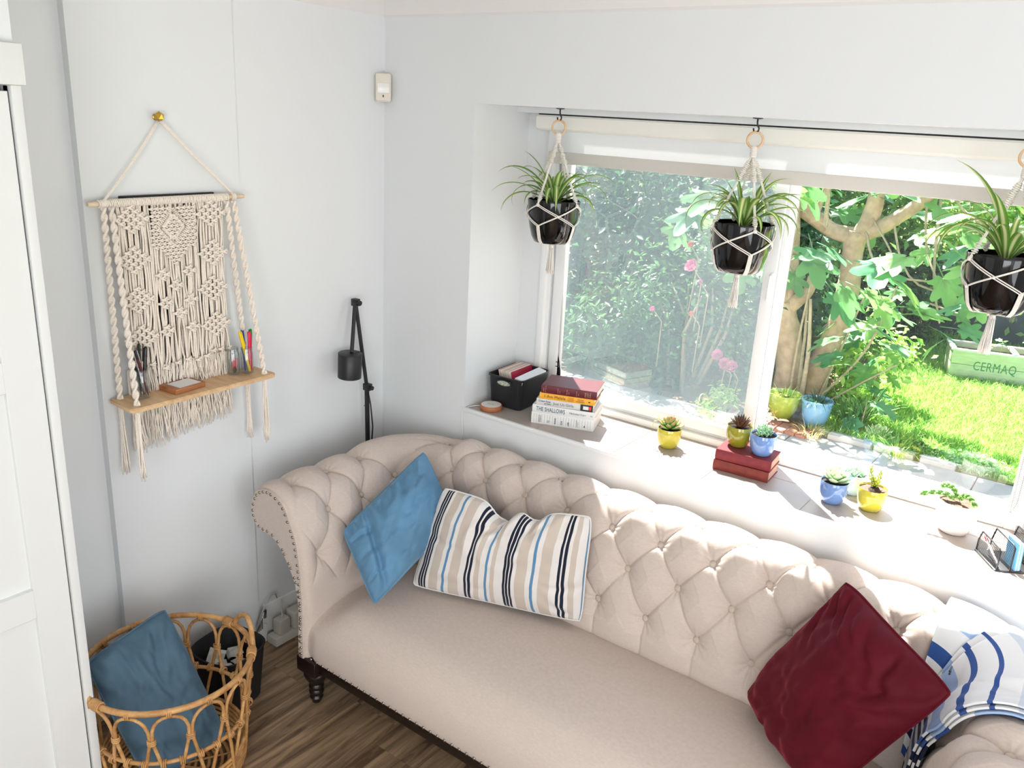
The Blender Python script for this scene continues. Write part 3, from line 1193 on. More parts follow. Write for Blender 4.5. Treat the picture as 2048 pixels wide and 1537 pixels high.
m_blue = velvet('steel_blue_velvet', (98, 140, 172), (170, 205, 230))
m_blue2 = velvet('dusk_blue_velvet', (80, 106, 124), (140, 170, 195))
m_red = velvet('wine_velvet', (86, 14, 28), (190, 70, 90))


def cushion(name, label, corners, thick, mat, cat='cushion', seam=0.003, seam_mat=None, **kw):
    c0 = tuple(np.mean(np.array(corners, float), axis=0) - np.array((0, 0, 0.18)))
    t = thing(name, label, cat, c0)
    me, rim = cushion_mesh('cover', *corners, thick, mat, org=c0, **kw)
    cv_ = link_mesh('cover', me, t)
    MB().tube([tuple(p) for p in rim[::2]], seam, n=6, closed=True).build('seam', seam_mat or mat, cv_, angle=None)
    return t, c0


def blue_deform(A, B, n):
    # slumped: a fold across the lower end and gathers along the upper seam
    out = np.zeros(A.shape + (3,))
    g = np.exp(-((B - .62 - .1 * A) / .07) ** 2) * 0.030 * (1 - np.abs(A) ** 4) + np.exp(-((A + .9) / .1) ** 2) * 0.010 * np.sin(B * 16) ** 2
    return out - n * g[..., None]


cushion('velvet_cushion', 'steel blue velvet cushion wedged in the left corner of the sofa',
        [(.53, -.315, .85), (.715, -.345, .65), (.66, -.69, .44), (.475, -.66, .64)], 0.20, m_blue, nu=90, nv=90, seed=3, orient=-1, pinch=0.03, wr=0.012, deform=blue_deform,
        creases=[(-.98, -.45, -.45, -.25, .05, .010), (-.98, -.15, -.55, -.02, .045, .008), (-.98, .12, -.30, .30, .05, .009), (-.98, -.72, -.5, -.62, .045, .009), (-.98, .45, -.5, .45, .05, .007), (-.98, .7, -.55, .62, .045, .008),
                 (-.5, -.2, .3, .45, .09, .006), (-.1, .98, .1, .4, .06, .008), (.5, .98, .5, .5, .05, .006), (-.6, .95, -.4, .55, .05, .008)])

TAN, NV, BL_, OFF = (202, 189, 177), (28, 34, 52), (94, 140, 178), (228, 223, 219)
per = 0.53
raw = [(0, OFF), (.043, NV), (.056, OFF), (.062, NV), (.075, OFF), (.081, NV), (.094, OFF), (.115, TAN), (.175, OFF), (.202, BL_), (.218, OFF), (.245, TAN), (.305, OFF),
       (.343, NV), (.358, OFF), (.365, NV), (.381, OFF), (.40, TAN), (.43, OFF), (.462, BL_), (.478, OFF), (.495, TAN), (.52, OFF)]
m_stripe = uv_ramp_mat('ticking_stripe', [(p / per, c) for p, c in raw], axis=0, period=per, bump=0.2)


def stripe_deform(A, B, n):
    up = np.clip((-B - .0) / 1.0, 0, 1) ** 1.5
    d1 = np.exp(-((A + 0.12) / 0.16) ** 2) * 0.062 + np.exp(-((A - 0.30) / 0.13) ** 2) * 0.034
    z = -(d1 * up)
    sag = -0.012 * np.exp(-((A - .1) / .5) ** 2) * up
    out = np.zeros(A.shape + (3,))
    out[..., 2] = z + sag
    crease = (np.exp(-((A + 0.14) / 0.06) ** 2) * 0.03 + np.exp(-((A - 0.31) / 0.05) ** 2) * 0.02) * up
    out -= n * crease[..., None]
    return out


cushion('striped_cushion', 'oblong cream cushion with navy and blue stripes leaning against the sofa back', [(.70, -.41, .795), (1.25, -.335, .845), (1.225, -.30, .43), (.645, -.505, .43)], 0.155, m_stripe,
        nu=100, nv=64, seed=5, orient=-1, pinch=0.035,
        creases=[(-.12, -.8, -.28, .1, .05, .016), (.31, -.85, .26, -.2, .04, .010), (-.02, -.85, .02, -.2, .05, .008), (-.9, -.1, -.4, -.02, .06, .005), (.5, -.9, .4, -.3, .06, .006), (.97, .3, .6, .4, .06, .006), (.9, .9, .6, .55, .05, .006), (.75, -.95, .7, -.5, .05, .006)],
        pinch_top=0.10, pinch_bot=0.03, wr=0.006, deform=stripe_deform)


def red_deform(A, B, n):
    out = np.zeros(A.shape + (3,))
    g = np.exp(-(((A + .75) / .22) ** 2 + ((B + .72) / .2) ** 2)) * 0.02
    return out - n * g[..., None]


rc, RO = cushion('velvet_cushion', 'wine red velvet cushion standing on its corner at the right of the seat', [(1.985, -.30, .905), (2.295, -.49, .82), (2.07, -.575, .425), (1.77, -.29, .435)], 0.20, m_red,
                 nu=90, nv=90, seed=8, orient=-1, pinch=0.03, wr=0.012, deform=red_deform,
                 creases=[(-.95, -.93, -.35, -.55, .05, .012), (-.80, -.97, -.15, -.62, .045, .011), (-.55, -.98, .05, -.70, .045, .009), (-.97, -.70, -.5, -.25, .05, .010), (-.2, -.98, .35, -.62, .05, .008), (.3, -.98, .6, -.5, .05, .008),
                          (.92, -.85, -.1, -.25, .08, .008), (.95, -.6, .2, -.1, .08, .006), (-.95, .2, -.3, .1, .07, .006), (-.9, .75, -.1, .45, .07, .008), (.2, .95, .1, .4, .08, .006), (-.3, .97, -.2, .6, .05, .007)])
mb = MB().rbox(2.268, -0.468, 0.843, 2.272, -0.452, 0.848, r=0.001)
mb.rbox(2.267, -0.462, 0.846, 2.271, -0.438, 0.851, r=0.001)
mb.build('zip_pull', m_blackmetal, rc, org=RO)
# ================================================================ macrame wall shelf
m_cord = weave_mat('natural_cotton_cord', (244, 233, 220), scale=500, strength=0.5, vary=0.06)
m_pine = wood_mat('pale_pine', (206, 164, 118), (238, 206, 164), scale=(1, 6, 6), rough=0.45, wscale=5)
m_dowel = wood_mat('birch_dowel', (214, 188, 156), (236, 216, 190), scale=(6, 1, 6), rough=0.5, wscale=6)
m_brass = M('polished_brass', (196, 158, 70), rough=0.25, metal=1.0)
m_board = M('black_board', (34, 32, 32), rough=0.6)

hook = thing('wall_knob', 'small gold faceted knob screwed to the left wall holding the macrame cord', 'hook', (0.014, -0.944, 1.937))
HO = (0.014, -0.944, 1.937)
kb = MB().lathe([(0.0, 0.0), (0.010, 0.0), (0.010, 0.003), (0.004, 0.006), (0.004, 0.014)], 12, at=(0.014, -0.944, 1.937), axis='x')
kb.build('stem', m_brass, hook, org=HO)
bmk = bmesh.new()
bmesh.ops.create_icosphere(bmk, subdivisions=1, radius=0.0150)
MB().frombm(bmk, Matrix.Translation((0.034, -0.944, 1.939))).build('knob', m_brass, hook, smooth=False, org=HO)

mac = thing('macrame_wall_shelf', 'cream knotted macrame wall hanging with a pine shelf on twisted ropes', 'wall hanging', (0.05, -0.93, 1.70))
MO = (0.05, -0.93, 1.70)
XD = 0.045


def dowel_z(y):
    return 1.7005 + 0.004 * (y + .93)


MB().tube([(XD, -1.186, dowel_z(-1.186)), (XD, -1.17, dowel_z(-1.17)), (XD, -0.69, dowel_z(-.69)), (XD, -0.674, dowel_z(-.674))], [.0062, .0075, .0075, .0062], n=12).build('dowel', m_dowel, mac, org=MO)
# hanging cord: two strands from the knob to the ends of the dowel
hc = MB()
for ye in (-1.140, -0.715):
    for d in (-.0022, .0022):
        p0, p1 = Vector((0.032, -0.944 + d * 1.2, 1.931)), Vector((XD + .004, ye + d, dowel_z(ye) + .009))
        hc.tube([p0.lerp(p1, t) + Vector((0.004 * math.sin(PI * t), 0, -0.006 * math.sin(PI * t))) for t in np.linspace(0, 1, 9)], 0.0023, n=6)
hc.tube([(0.030, -0.947, 1.930), (0.037, -0.944, 1.927), (0.030, -0.941, 1.930), (0.024, -0.944, 1.934)], 0.0024, n=6, closed=True)
for ye in (-1.140, -0.715):
    for k in range(3):
        hc.tube([(XD + .0098 * math.cos(a), ye - .005 + k * .005, dowel_z(ye) + .0098 * math.sin(a)) for a in np.linspace(0, 2 * PI, 13)[:-1]], 0.0024, n=6, closed=True)
hc.build('hanging_cord', m_cord, mac, org=MO, angle=None)
# lark's-head loops round the dowel
lp = MB()
y = -1.155
while y < -0.735:
    lp.tube([(XD + .0100 * math.cos(a), y + random.uniform(-.0008, .0008), dowel_z(y) + .0100 * math.sin(a)) for a in np.linspace(0, 2 * PI, 11)[:-1]], 0.0027, n=6, closed=True)
    y += 0.0058
o = lp.build('cord_loops', m_cord, mac, org=MO, angle=None)
o['kind'] = 'stuff'


def knot(mb, c, s=0.006, rot=0.0):
    """one square knot: two crossing bars over a pair of cores"""
    cy, cz = c
    for dz, sg in ((0.35, 1), (-0.35, -1)):
        pts = []
        for t in np.linspace(-1, 1, 7):
            pts.append((XD + 0.006 + 0.0055 * math.cos(t * 1.35), cy + s * 1.05 * t, cz + s * (dz + sg * .50 * t)))
        mb.tube(pts, s * 0.40, n=6)
    for sg in (-1, 1):
        mb.ball((XD + 0.007, cy + sg * s * 1.05, cz), s * 0.50, 6, 4)


# vertical cords of the panel
pc = MB()
Y0, Y1 = -1.108, -0.755
cords = 50
clusters = [(-1.067, 1.652), (-1.07, 1.534), (-1.067, 1.414), (-1.063, 1.297), (-0.806, 1.655), (-0.805, 1.532), (-0.811, 1.419), (-0.807, 1.3)]

small = [(-0.981, 1.481), (-0.892, 1.484), (-0.94, 1.444), (-0.98, 1.393), (-0.891, 1.393), (-0.932, 1.356), (-0.98, 1.306), (-0.89, 1.305)]
knotrow = [(-1.036, 1.209), (-0.992, 1.189), (-0.95, 1.198), (-0.913, 1.202), (-0.877, 1.193), (-0.845, 1.2), (-0.821, 1.213), (-0.792, 1.213), (-.762, 1.21)]
for i in range(cords):
    y = Y0 + (Y1 - Y0) * (i + .5) / cords
    ph = random.uniform(0, 6)
    am = random.uniform(0.001, 0.0035)
    depth = random.uniform(-0.005, 0.004)
    zt = dowel_z(y) - 0.008
    zb = 1.185 + 0.02 * math.sin(i * .9)
    pts = []
    for k in range(30):
        t = k / 29
        z = zt + (zb - zt) * t
        yy_ = y + am * math.sin(6 * t + ph) + am * .6 * math.sin(17 * t + 2 * ph)
        for cy, cz in clusters:
            wz = math.exp(-((z - cz) / 0.035) ** 2)
            if abs(y - cy) < 0.045:
                yy_ += (cy - y) * wz * 0.10
        for cy, cz in small:
            wz = math.exp(-((z - cz) / 0.022) ** 2)
            if abs(y - cy) < 0.016:
                yy_ += (cy - y) * wz * 0.5
        for cy, cz in knotrow:
            wz = math.exp(-((z - cz) / 0.02) ** 2)
            if abs(y - cy) < 0.02:
                yy_ += (cy - y) * wz * 0.5
        pts.append((XD + depth + .002 * math.sin(9 * t + ph * 2), yy_, z))
    pc.tube(pts, 0.00315, n=6)
o = pc.build('panel_cords', m_cord, mac, org=MO, angle=None)
o['kind'] = 'stuff'


def diamond(c, n=3, s=0.0068):
    mb = MB()
    for i in range(n):
        for j in range(n):
            if n >= 3 and (i, j) == (n // 2, n // 2) and n == 3:
                pass
            yy_ = c[0] + (i - j) * s * 1.75
            zz_ = c[1] + (i + j - (n - 1)) * s * 1.35
            knot(mb, (yy_, zz_), s)
    return mb


for c in clusters:
    diamond(c, 4, 0.0083).build('knot_cluster', m_cord, mac, org=MO, angle=None)
for c in small:
    mb = diamond(c, 2, 0.0082)
    mb.build('knot_cluster', m_cord, mac, org=MO, angle=None)
for c in knotrow:
    mb = MB()
    knot(mb, c, 0.0080)
    mb.build('knot', m_cord, mac, org=MO, angle=None)
# centre motif: a shield of knots with a raised double diamond
mb = MB()
cy0, s = -0.934, 0.0072
for row in range(18):
    z = 1.678 - row * 0.0104
    half = 0.072 if z > 1.575 else 0.072 * max(0.0, (z - 1.508) / (1.575 - 1.508))
    nk = int(half / 0.0085)
    for k in range(-nk, nk + 1):
        if (k + row) % 2:
            continue
        y = cy0 + k * 0.0088
        d = abs(y - cy0) / 0.052 + abs(z - 1.622) / 0.056
        if 0.62 < d < 1.06:
            continue
        knot(mb, (y, z), 0.0064)
mb.build('knot_shield', m_cord, mac, org=MO, angle=None)
mb = MB()
for a_, b_ in ((0.052, 0.056), (0.034, 0.037)):
    q = [(cy0, 1.622 + b_), (cy0 + a_, 1.622), (cy0, 1.622 - b_), (cy0 - a_, 1.622)]
    for i in range(4):
        p0, p1 = q[i], q[(i + 1) % 4]
        for k in range(13):
            t = (k + .5) / 13
            c = (p0[0] + (p1[0] - p0[0]) * t, p0[1] + (p1[1] - p0[1]) * t)
            dx, dz = (p1[1] - p0[1]), -(p1[0] - p0[0])
            l = math.hypot(dx, dz)
            dx, dz = dx / l * .0058, dz / l * .0058
            mb.tube([(XD + .003, c[0] - dx, c[1] - dz), (XD + .0105, c[0], c[1]), (XD + .003, c[0] + dx, c[1] + dz)], 0.0026, n=6)
mb.build('raised_diamond', m_cord, mac, org=MO, angle=None)
# a second, plainer layer of cords behind the knotted one
bc = MB()
for i in range(42):
    y = Y0 + .004 + (Y1 - Y0 - .008) * (i + .5) / 42
    ph = random.uniform(0, 6)
    zt = dowel_z(y) - .006
    bc.tube([(XD - .0105 + .0015 * math.sin(7 * t + ph), y + .0015 * math.sin(5 * t + ph), zt + (1.0 - zt) * t) for t in np.linspace(0, 1, 12)], 0.0026, n=5)
o = bc.build('rear_cords', m_cord, mac, org=MO, angle=None)
o['kind'] = 'stuff'
# fringe below the knot row
fg = MB()
for i in range(150):
    y = Y0 + (Y1 - Y0) * random.random()
    zb = 0.945 + 0.05 * (y - Y0) / (Y1 - Y0) + random.uniform(-.028, .02)
    ph, am = random.uniform(0, 6), random.uniform(.003, .010)
    pts = [(XD - .004 + random.uniform(-.006, .010) + .004 * math.sin(5 * t + ph), y + am * math.sin(4.5 * t + ph) * t + random.uniform(-.001, .001), 1.20 + (zb - 1.20) * t) for t in np.linspace(0, 1, 9)]
    fg.tube(pts, [0.0021] * 8 + [0.0014], n=5)
o = fg.build('fringe', m_cord, mac, org=MO, angle=None)
o['kind'] = 'stuff'
# shelf board with rounded ends
SZ = 1.122
pts = []
for (cx, cy, a0) in ((0.150, -1.140, 0), (0.150, -0.672, 90), (0.040, -0.664, 90), (0.040, -1.148, 180)):
    pass
poly = []
for cx, cy, r, a0 in ((0.142, -0.670, 0.016, 0), (0.034, -0.662, 0.006, 90), (0.034, -1.164, 0.006, 180), (0.142, -1.156, 0.020, 270)):
    for k in range(6):
        a = math.radians(a0 + 90 * k / 5)
        poly.append((cx + r * math.cos(a), cy + r * math.sin(a)))
bmx = bmesh.new()
vs = [bmx.verts.new((a, b, SZ)) for a, b in poly]
ff = bmx.faces.new(vs)
ex = bmesh.ops.extrude_face_region(bmx, geom=[ff])
bmesh.ops.translate(bmx, verts=[g for g in ex['geom'] if isinstance(g, bmesh.types.BMVert)], vec=(0, 0, -0.014))
bmesh.ops.bevel(bmx, geom=[e for e in bmx.edges if abs(e.verts[0].co.z - e.verts[1].co.z) < 1e-6], offset=0.0025, segments=2, affect='EDGES')
MB().frombm(bmx).build('shelf_board', m_pine, mac, org=MO, angle=35)


def twist_rope(p0, p1, turns, r=0.0042, amp=0.0062):
    mb = MB()
    p0, p1 = Vector(p0), Vector(p1)
    d = (p1 - p0)
    L = d.length
    t_ = d.normalized()
    a1 = t_.orthogonal().normalized()
    a2 = t_.cross(a1)
    for core in (0, 1):
        mb.tube([p0 + d * t + a1 * 0.0015 * (1 if core else -1) for t in np.linspace(0, 1, 14)], 0.0026, n=6)
    for st_ in (0, PI):
        pts = []
        nn_ = int(turns * 10)
        for k in range(nn_ + 1):
            t = k / nn_
            a = 2 * PI * turns * t + st_
            e_ = math.sin(a * 3.0) * .0008
            pts.append(p0 + d * t + (a1 * math.cos(a) + a2 * math.sin(a)) * (amp + e_))
        mb.tube(pts, r, n=6)
    # the half-knots wound round the core
    m = int(L / 0.0062)
    for k in range(m):
        t = (k + .5) / m
        a = 2 * PI * turns * t
        c = p0 + d * t
        u = a1 * math.cos(a) + a2 * math.sin(a)
        w_ = t_.cross(u)
        mb.tube([c - u * amp, c + w_ * .0042 + t_ * .002, c + u * amp], 0.0021, n=5, cap=False)
    return mb


ropes = [((XD + .008, -1.146, 1.690), (0.050, -1.148, SZ), 9.5), ((XD + .010, -1.124, 1.690), (0.138, -1.146, SZ), 9.5),
         ((XD + .008, -0.745, 1.690), (0.050, -0.694, SZ), 9.5), ((XD + .010, -0.720, 1.690), (0.138, -0.690, SZ), 9.5)]
for p0, p1, tn in ropes:
    twist_rope(p0, p1, tn).build('twisted_rope', m_cord, mac, org=MO, angle=None)
for (px_, py_), zb in (((0.050, -1.148), 0.885), ((0.138, -1.146), 0.888), ((0.050, -0.694), 0.882), ((0.138, -0.690), 0.884)):
    mb = MB()
    for k in range(9):
        a = k * 2.4
        rr_ = 0.0055 * math.sqrt(k / 9 + .05)
        ph = random.uniform(0, 6)
        mb.tube([(px_ + rr_ * math.cos(a) * (1 + .7 * t) + .002 * math.sin(5 * t + ph) * t, py_ + rr_ * math.sin(a) * (1 + .7 * t) + .003 * math.sin(4 * t + ph) * t,
                  SZ - .012 + (zb + random.uniform(-.012, .01) * (t > .9) - SZ + .012) * t) for t in np.linspace(0, 1, 9)], [.0026] * 7 + [.003, .0016], n=6)
    mb.ball((px_, py_, SZ - .020), 0.0085, 8, 6)
    mb.build('tassel', m_cord, mac, org=MO, angle=None)

# dark board between the hanging and the wall
pb = MB().rbox(0.0145, -1.080, 1.15, 0.028, -0.770, 1.716, r=0.002)
o = pb.build('backing_board', m_board, None, org=(0.02, -0.93, 1.15))
tag(o, 'dark thin board hanging flat on the wall behind the macrame cords', 'board')

# ---------------------------------------------------------------- things on the pine shelf
m_jar = glass_mat('jar_glass', 0.10, (0.95, 0.97, 0.97))


def jar(label, x, y, h=0.092, r=0.022):
    t = thing('glass_jar', label, 'jar', (x, y, SZ))
    prof = [(0.0, 0.002), (r * .8, 0.001), (r * .97, 0.004), (r, 0.010), (r, h * .76), (r * .93, h * .83), (r * .86, h * .86), (r * .86, h * .97), (r * .80, h * .97), (r * .80, h * .85),
            (r * .88, h * .80), (r * .93, h * .74), (r * .93, 0.010), (0.0, 0.007)]
    MB().lathe(prof, 28).build('body', m_jar, t, angle=60)
    body = t.children[0]
    mb = MB()
    for zz_ in (h * .90, h * .95, h * .985):
        mb.tube([(r * .865 * math.cos(a), r * .865 * math.sin(a), zz_) for a in np.linspace(0, 2 * PI, 25)[:-1]], 0.0011, n=5, closed=True)
    mb.build('rim', m_jar, body, angle=None)
    return t


jar('small glass jar of dark pens at the near end of the pine shelf', 0.085, -1.095)
jar('empty-topped small glass jar holding an eraser and sharpener', 0.070, -0.762, 0.094, 0.021)
jar('small glass jar of coloured highlighters beside the rope', 0.090, -0.722, 0.092, 0.021)


def stick(name, label, cat, base, top, r, mats, group=None, kind='pen'):
    b, t_ = Vector(base), Vector(top)
    d = (t_ - b)
    L = d.length
    o = thing(name, label, cat, b, d.to_track_quat('Z', 'Y').to_euler(), group)
    if kind == 'pen':
        MB().lathe([(0.0, 0.0), (r * .25, 0.0), (r * .5, L * .06), (r, L * .12), (r, L * .80), (r * .9, L * .81)], 12).build('barrel', mats[0], o)
        MB().lathe([(r * .95, L * .80), (r * .95, L * .97), (r * .7, L * .985), (r * .35, L * .99), (r * .3, L), (0, L)], 12).build('cap', mats[1], o)
        MB().rbox(-r * .3, r * .9, L * .70, r * .3, r * 1.6, L * .97, r=0.0004, seg=1).build('clip', mats[2], o.children[1])
    else:
        sq = lambda x, y, rr_: (x, y * .62)
        MB().lathe([(0.0, 0.0), (r * .75, 0.0), (r, L * .03), (r, L * .58), (r * .92, L * .59)], 14, squash=sq).build('barrel', mats[0], o, angle=50)
        MB().lathe([(r * 1.0, L * .56), (r * 1.02, L * .70), (r * .95, L * .88), (r * .72, L * .98), (r * .3, L), (0, L)], 14, squash=sq).build('cap', mats[1], o, angle=50)
        MB().rbox(-r * .45, r * .55, L * .62, r * .45, r * .98, L * .99, r=0.0006, seg=1).build('clip', mats[1], o.children[1])
    return o


m_black = M('black_plastic', (22, 22, 24), rough=0.3)
m_maroon = M('maroon_plastic', (84, 30, 34), rough=0.3)
m_silver = M('silver_metal', (190, 192, 196), rough=0.2, metal=1.0)
JP = (0.085, -1.095)
stick('pen', 'maroon pen crossing in front of the dark pens in the jar', 'pen', (JP[0] + .010, JP[1] + .012, SZ + .008), (JP[0] + .016, JP[1] - .022, SZ + .158), 0.0046, (m_maroon, m_black, m_silver))
stick('pen', 'black pen leaning to the rope side of the pen jar', 'pen', (JP[0] - .004, JP[1] + .006, SZ + .008), (JP[0] - .006, JP[1] - .030, SZ + .165), 0.0044, (m_black, m_black, m_silver))
stick('pen', 'plain black pen upright at the back of the pen jar', 'pen', (JP[0] - .008, JP[1] - .002, SZ + .008), (JP[0] - .012, JP[1] + .008, SZ + .168), 0.0044, (m_black, m_black, m_black))
stick('pen', 'thick black marker pen with a white end beside the upright pen', 'pen', (JP[0] + .002, JP[1] + .002, SZ + .008), (JP[0] + .006, JP[1] + .018, SZ + .160), 0.0056, (m_black, m_black, m_black))
stick('pen', 'silver pen low in the pen jar against the glass', 'pen', (JP[0] + .012, JP[1] + .004, SZ + .008), (JP[0] + .004, JP[1] - .014, SZ + .120), 0.0032, (m_silver, m_silver, m_black))

JH = (0.090, -0.722)
for nm, col, b0, t0 in (('yellow', (248, 214, 30), (.008, .004), (-.002, -.024)), ('blue', (24, 70, 160), (-.008, .000), (-.012, -.008)), ('pink', (226, 40, 84), (.004, .010), (.006, .010)),
                        ('green', (22, 150, 66), (-.004, .008), (-.008, .026))):
    mm = M('highlighter_' + nm, col, rough=0.35)
    stick('highlighter', nm + ' highlighter pen standing in the glass jar on the shelf', 'highlighter', (JH[0] + b0[0], JH[1] + b0[1], SZ + .008), (JH[0] + t0[0], JH[1] + t0[1], SZ + .148 - (0.004 if nm == 'pink' else 0)),
          0.0075, (mm, mm), 'highlighters in the jar', kind='hl')
m_eraser = M('red_eraser', (204, 84, 92), rough=0.8)
o = MB().rbox(-.009, -.006, -.022, .009, .006, .022, r=0.003).build('eraser', m_eraser, None)
o.location, o.rotation_euler = (0.072, -0.758, SZ + .033), (0.15, 0.1, 0.9)
tag(o, 'pinkish red rubber eraser upright inside the glass jar', 'eraser')
t = thing('pencil_sharpener', 'small dark metal pencil sharpener leaning in the jar with the eraser', 'sharpener', (0.080, -0.764, SZ + .017), (0.3, 0.5, 0.2))
MB().rbox(-.006, -.0035, -.010, .006, .0035, .010, r=0.0015).build('body', M('gunmetal', (90, 72, 72), rough=0.4, metal=.6), t)
MB().rbox(-.004, .0035, -.008, .004, .0045, .008, r=0.0003, seg=1).build('blade', m_silver, t)

m_cherry = wood_mat('cherry_wood', (150, 92, 56), (186, 124, 82), scale=(6, 1, 6), rough=0.45, wscale=6)
t = thing('note_tray', 'reddish wooden note tray on the pine shelf', 'tray', (0.085, -0.962, SZ), (0, 0, math.radians(6)))
mb = MB()
mb.rbox(-.040, -.056, 0, .040, .056, .008, r=0.0015).rbox(-.040, -.056, .006, -.034, .056, .017, r=0.001).rbox(.034, -.056, .006, .040, .056, .017, r=0.001)
mb.rbox(-.034, -.056, .006, .034, -.036, .017, r=0.001).rbox(-.034, .050, .006, .034, .056, .017, r=0.001)
mb.build('tray_body', m_cherry, t)
o = MB().rbox(-.032, -.034, 0, .032, .048, .0075, r=0.0005, seg=1).build('note_paper', M('paper_white', (240, 240, 240), rough=0.9), None, smooth=False)
o.location, o.rotation_euler = (0.085, -0.962, SZ + .0088), (0, 0, math.radians(6))
tag(o, 'stack of blank white note paper in the wooden tray', 'paper')

# ---------------------------------------------------------------- motion sensor in the corner
m_sensor = M('aged_ivory_plastic', (222, 214, 200), rough=0.5)
t = thing('motion_sensor', 'ivory plastic motion sensor fixed high in the room corner', 'sensor', (0.028, -0.028, 2.018), (0, 0, math.radians(-42 + 90)))
bmx = bmesh.new()
bmesh.ops.create_cube(bmx, size=1)
for v_ in bmx.verts:
    f_ = 0.030 if v_.co.y < 0 else 0.018
    v_.co = Vector((v_.co.x * f_ * 2, v_.co.y * 0.034, (v_.co.z + .5) * (0.100 if v_.co.y < 0 else 0.094)))
bmesh.ops.bevel(bmx, geom=list(bmx.edges), offset=0.004, segments=3, affect='EDGES')
mb = MB().frombm(bmx)
mb.build('housing', m_sensor, t)
MB().rbox(-.022, -.0205, .030, .022, -.0165, .066, r=0.0015).build('lens', M('sensor_lens', (236, 234, 230), rough=0.25), t)
MB().rbox(-.0025, -.0183, .016, .0025, -.0168, .024, r=0.0004, seg=1).build('indicator', m_black, t)
t.rotation_euler = (0, 0, math.radians(45))

# ---------------------------------------------------------------- floor lamp
m_lampblack = M('matt_black_metal', (27, 27, 29), rough=0.42, spec=0.5)
lamp = thing('floor_lamp', 'slim black floor lamp with folding arm and cylinder shade behind the sofa corner', 'lamp', (0.075, -0.13, 0.0))
LO = (0.075, -0.13, 0.0)
P0, P1, P2, P3 = Vector((0.075, -0.13, 0.0)), Vector((0.045, -0.13, 0.932)), Vector((0.001, -0.13, 1.262)), Vector((-0.02, -0.13, 1.06))
# the arm leans into the room rather than into the wall
P0, P1, P2 = Vector((0.062, -0.125, 0.016)), Vector((0.062, -0.145, 0.935)), Vector((0.0475, -0.19, 1.282))
MB().lathe([(0, 0), (.055, 0), (.055, .006), (.050, .010), (.010, .013), (.0, .016)], 32, at=(0.062, -0.125, 0)).build('base', m_lampblack, lamp, org=LO)
MB().tube([P0, P1], 0.0095, n=14).build('pole', m_lampblack, lamp, org=LO, angle=60)
mb = MB().rbox(P1.x - .011, P1.y - .012, P1.z - .014, P1.x + .020, P1.y + .012, P1.z + .014, r=0.002)
mb.tube([(P1.x + .018, P1.y, P1.z), (P1.x + .032, P1.y, P1.z)], 0.009, n=12)
mb.build('elbow_joint', m_lampblack, lamp, org=LO)
MB().tube([P1, P2], 0.0078, n=12).build('upper_arm', m_lampblack, lamp, org=LO, angle=60)
mb = MB().rbox(P2.x - .013, P2.y - .012, P2.z - .014, P2.x + .014, P2.y + .012, P2.z + .014, r=0.002)
mb.tube([(P2.x + .012, P2.y, P2.z), (P2.x + .026, P2.y, P2.z)], 0.010, n=12)
mb.build('top_joint', m_lampblack, lamp, org=LO)
SH = Vector((0.092, -0.262, 1.056))
MB().tube([P2 + Vector((.004, -.006, 0)), SH + Vector((0.0, 0.01, 0.048))], 0.0078, n=12).build('fore_arm', m_lampblack, lamp, org=LO, angle=60)
h0, h1, r_ = -0.049, 0.047, 0.046
sh = MB().lathe([(0.0, h1), (r_ - .001, h1), (r_, h1 - .001), (r_ - .001, h0), (r_ - .0025, h0), (r_ - .0025, h1 - .003), (0.0, h1 - .003)], 36)
sh.xform(Matrix.Translation(SH) @ Matrix.Rotation(math.radians(3), 4, 'Y'))
sh.build('lamp_shade', m_lampblack, lamp, org=LO, angle=50)
mb = MB().tube([(P1.x + .012, P1.y - .004, P1.z - .02), (P1.x + .026, P1.y - .004, P1.z - .07), (P1.x + .034, P1.y, P1.z - .16), (P1.x + .026, P1.y, P1.z - .26), (P1.x + .022, P1.y + .004, .55),
                (P1.x + .020, -.12, .2), (P1.x + .03, -.11, .012), (.11, -.09, .008)], 0.003, n=8)
mb.build('power_cord', m_lampblack, lamp, org=LO, angle=None)
MB().ball((P1.x - .010, P1.y - .004, P1.z - .082), .003, 8, 6).build('switch', m_silver, lamp, org=LO)

# ---------------------------------------------------------------- rattan basket with its cushion
m_rattan = wood_mat('honey_rattan', (168, 116, 66), (220, 174, 116), scale=(3, 3, 3), rough=0.42, wscale=7)
BX, BY = 0.360, -1.242
bk = thing('rattan_basket', 'round honey rattan basket of open looped canes standing on the floor', 'basket', (BX, BY, 0))
ZR, RR, RB, ZM = 0.398, 0.238, 0.195, 0.215


def brad(z):
    t = z / ZR
    return RB + (RR - RB) * (t ** 0.8)


def bp_(a, z, dr=0.0):
    r = brad(z) + dr
    return (r * math.cos(a), r * math.sin(a), z)


MB().tube([bp_(a, ZR) for a in np.linspace(0, 2 * PI, 73)[:-1]], 0.0088, n=10, closed=True).build('rim', m_rattan, bk, angle=None)
MB().tube([bp_(a, ZM, -.004) for a in np.linspace(0, 2 * PI, 73)[:-1]], 0.0062, n=8, closed=True).build('middle_ring', m_rattan, bk, angle=None)
mb = MB()
for k in range(7):
    z = 0.010 + k * 0.0165
    mb.tube([bp_(a, z, -.003) for a in np.linspace(0, 2 * PI, 61)[:-1]], 0.0055, n=7, closed=True)
o = mb.build('lower_rings', m_rattan, bk, angle=None)
mb = MB()
pts = []
for k in range(int(9 * 36)):
    a = 2 * PI * k / 36
    pts.append(((0.012 + 0.0199 * a / (2 * PI)) * math.cos(a), (0.012 + 0.0199 * a / (2 * PI)) * math.sin(a), 0.007))
mb.tube(pts, 0.0058, n=7)
for k in range(6):
    a = k * PI / 6
    mb.tube([(RB * math.cos(a), RB * math.sin(a), .013), (-RB * math.cos(a), -RB * math.sin(a), .013)], 0.0035, n=6)
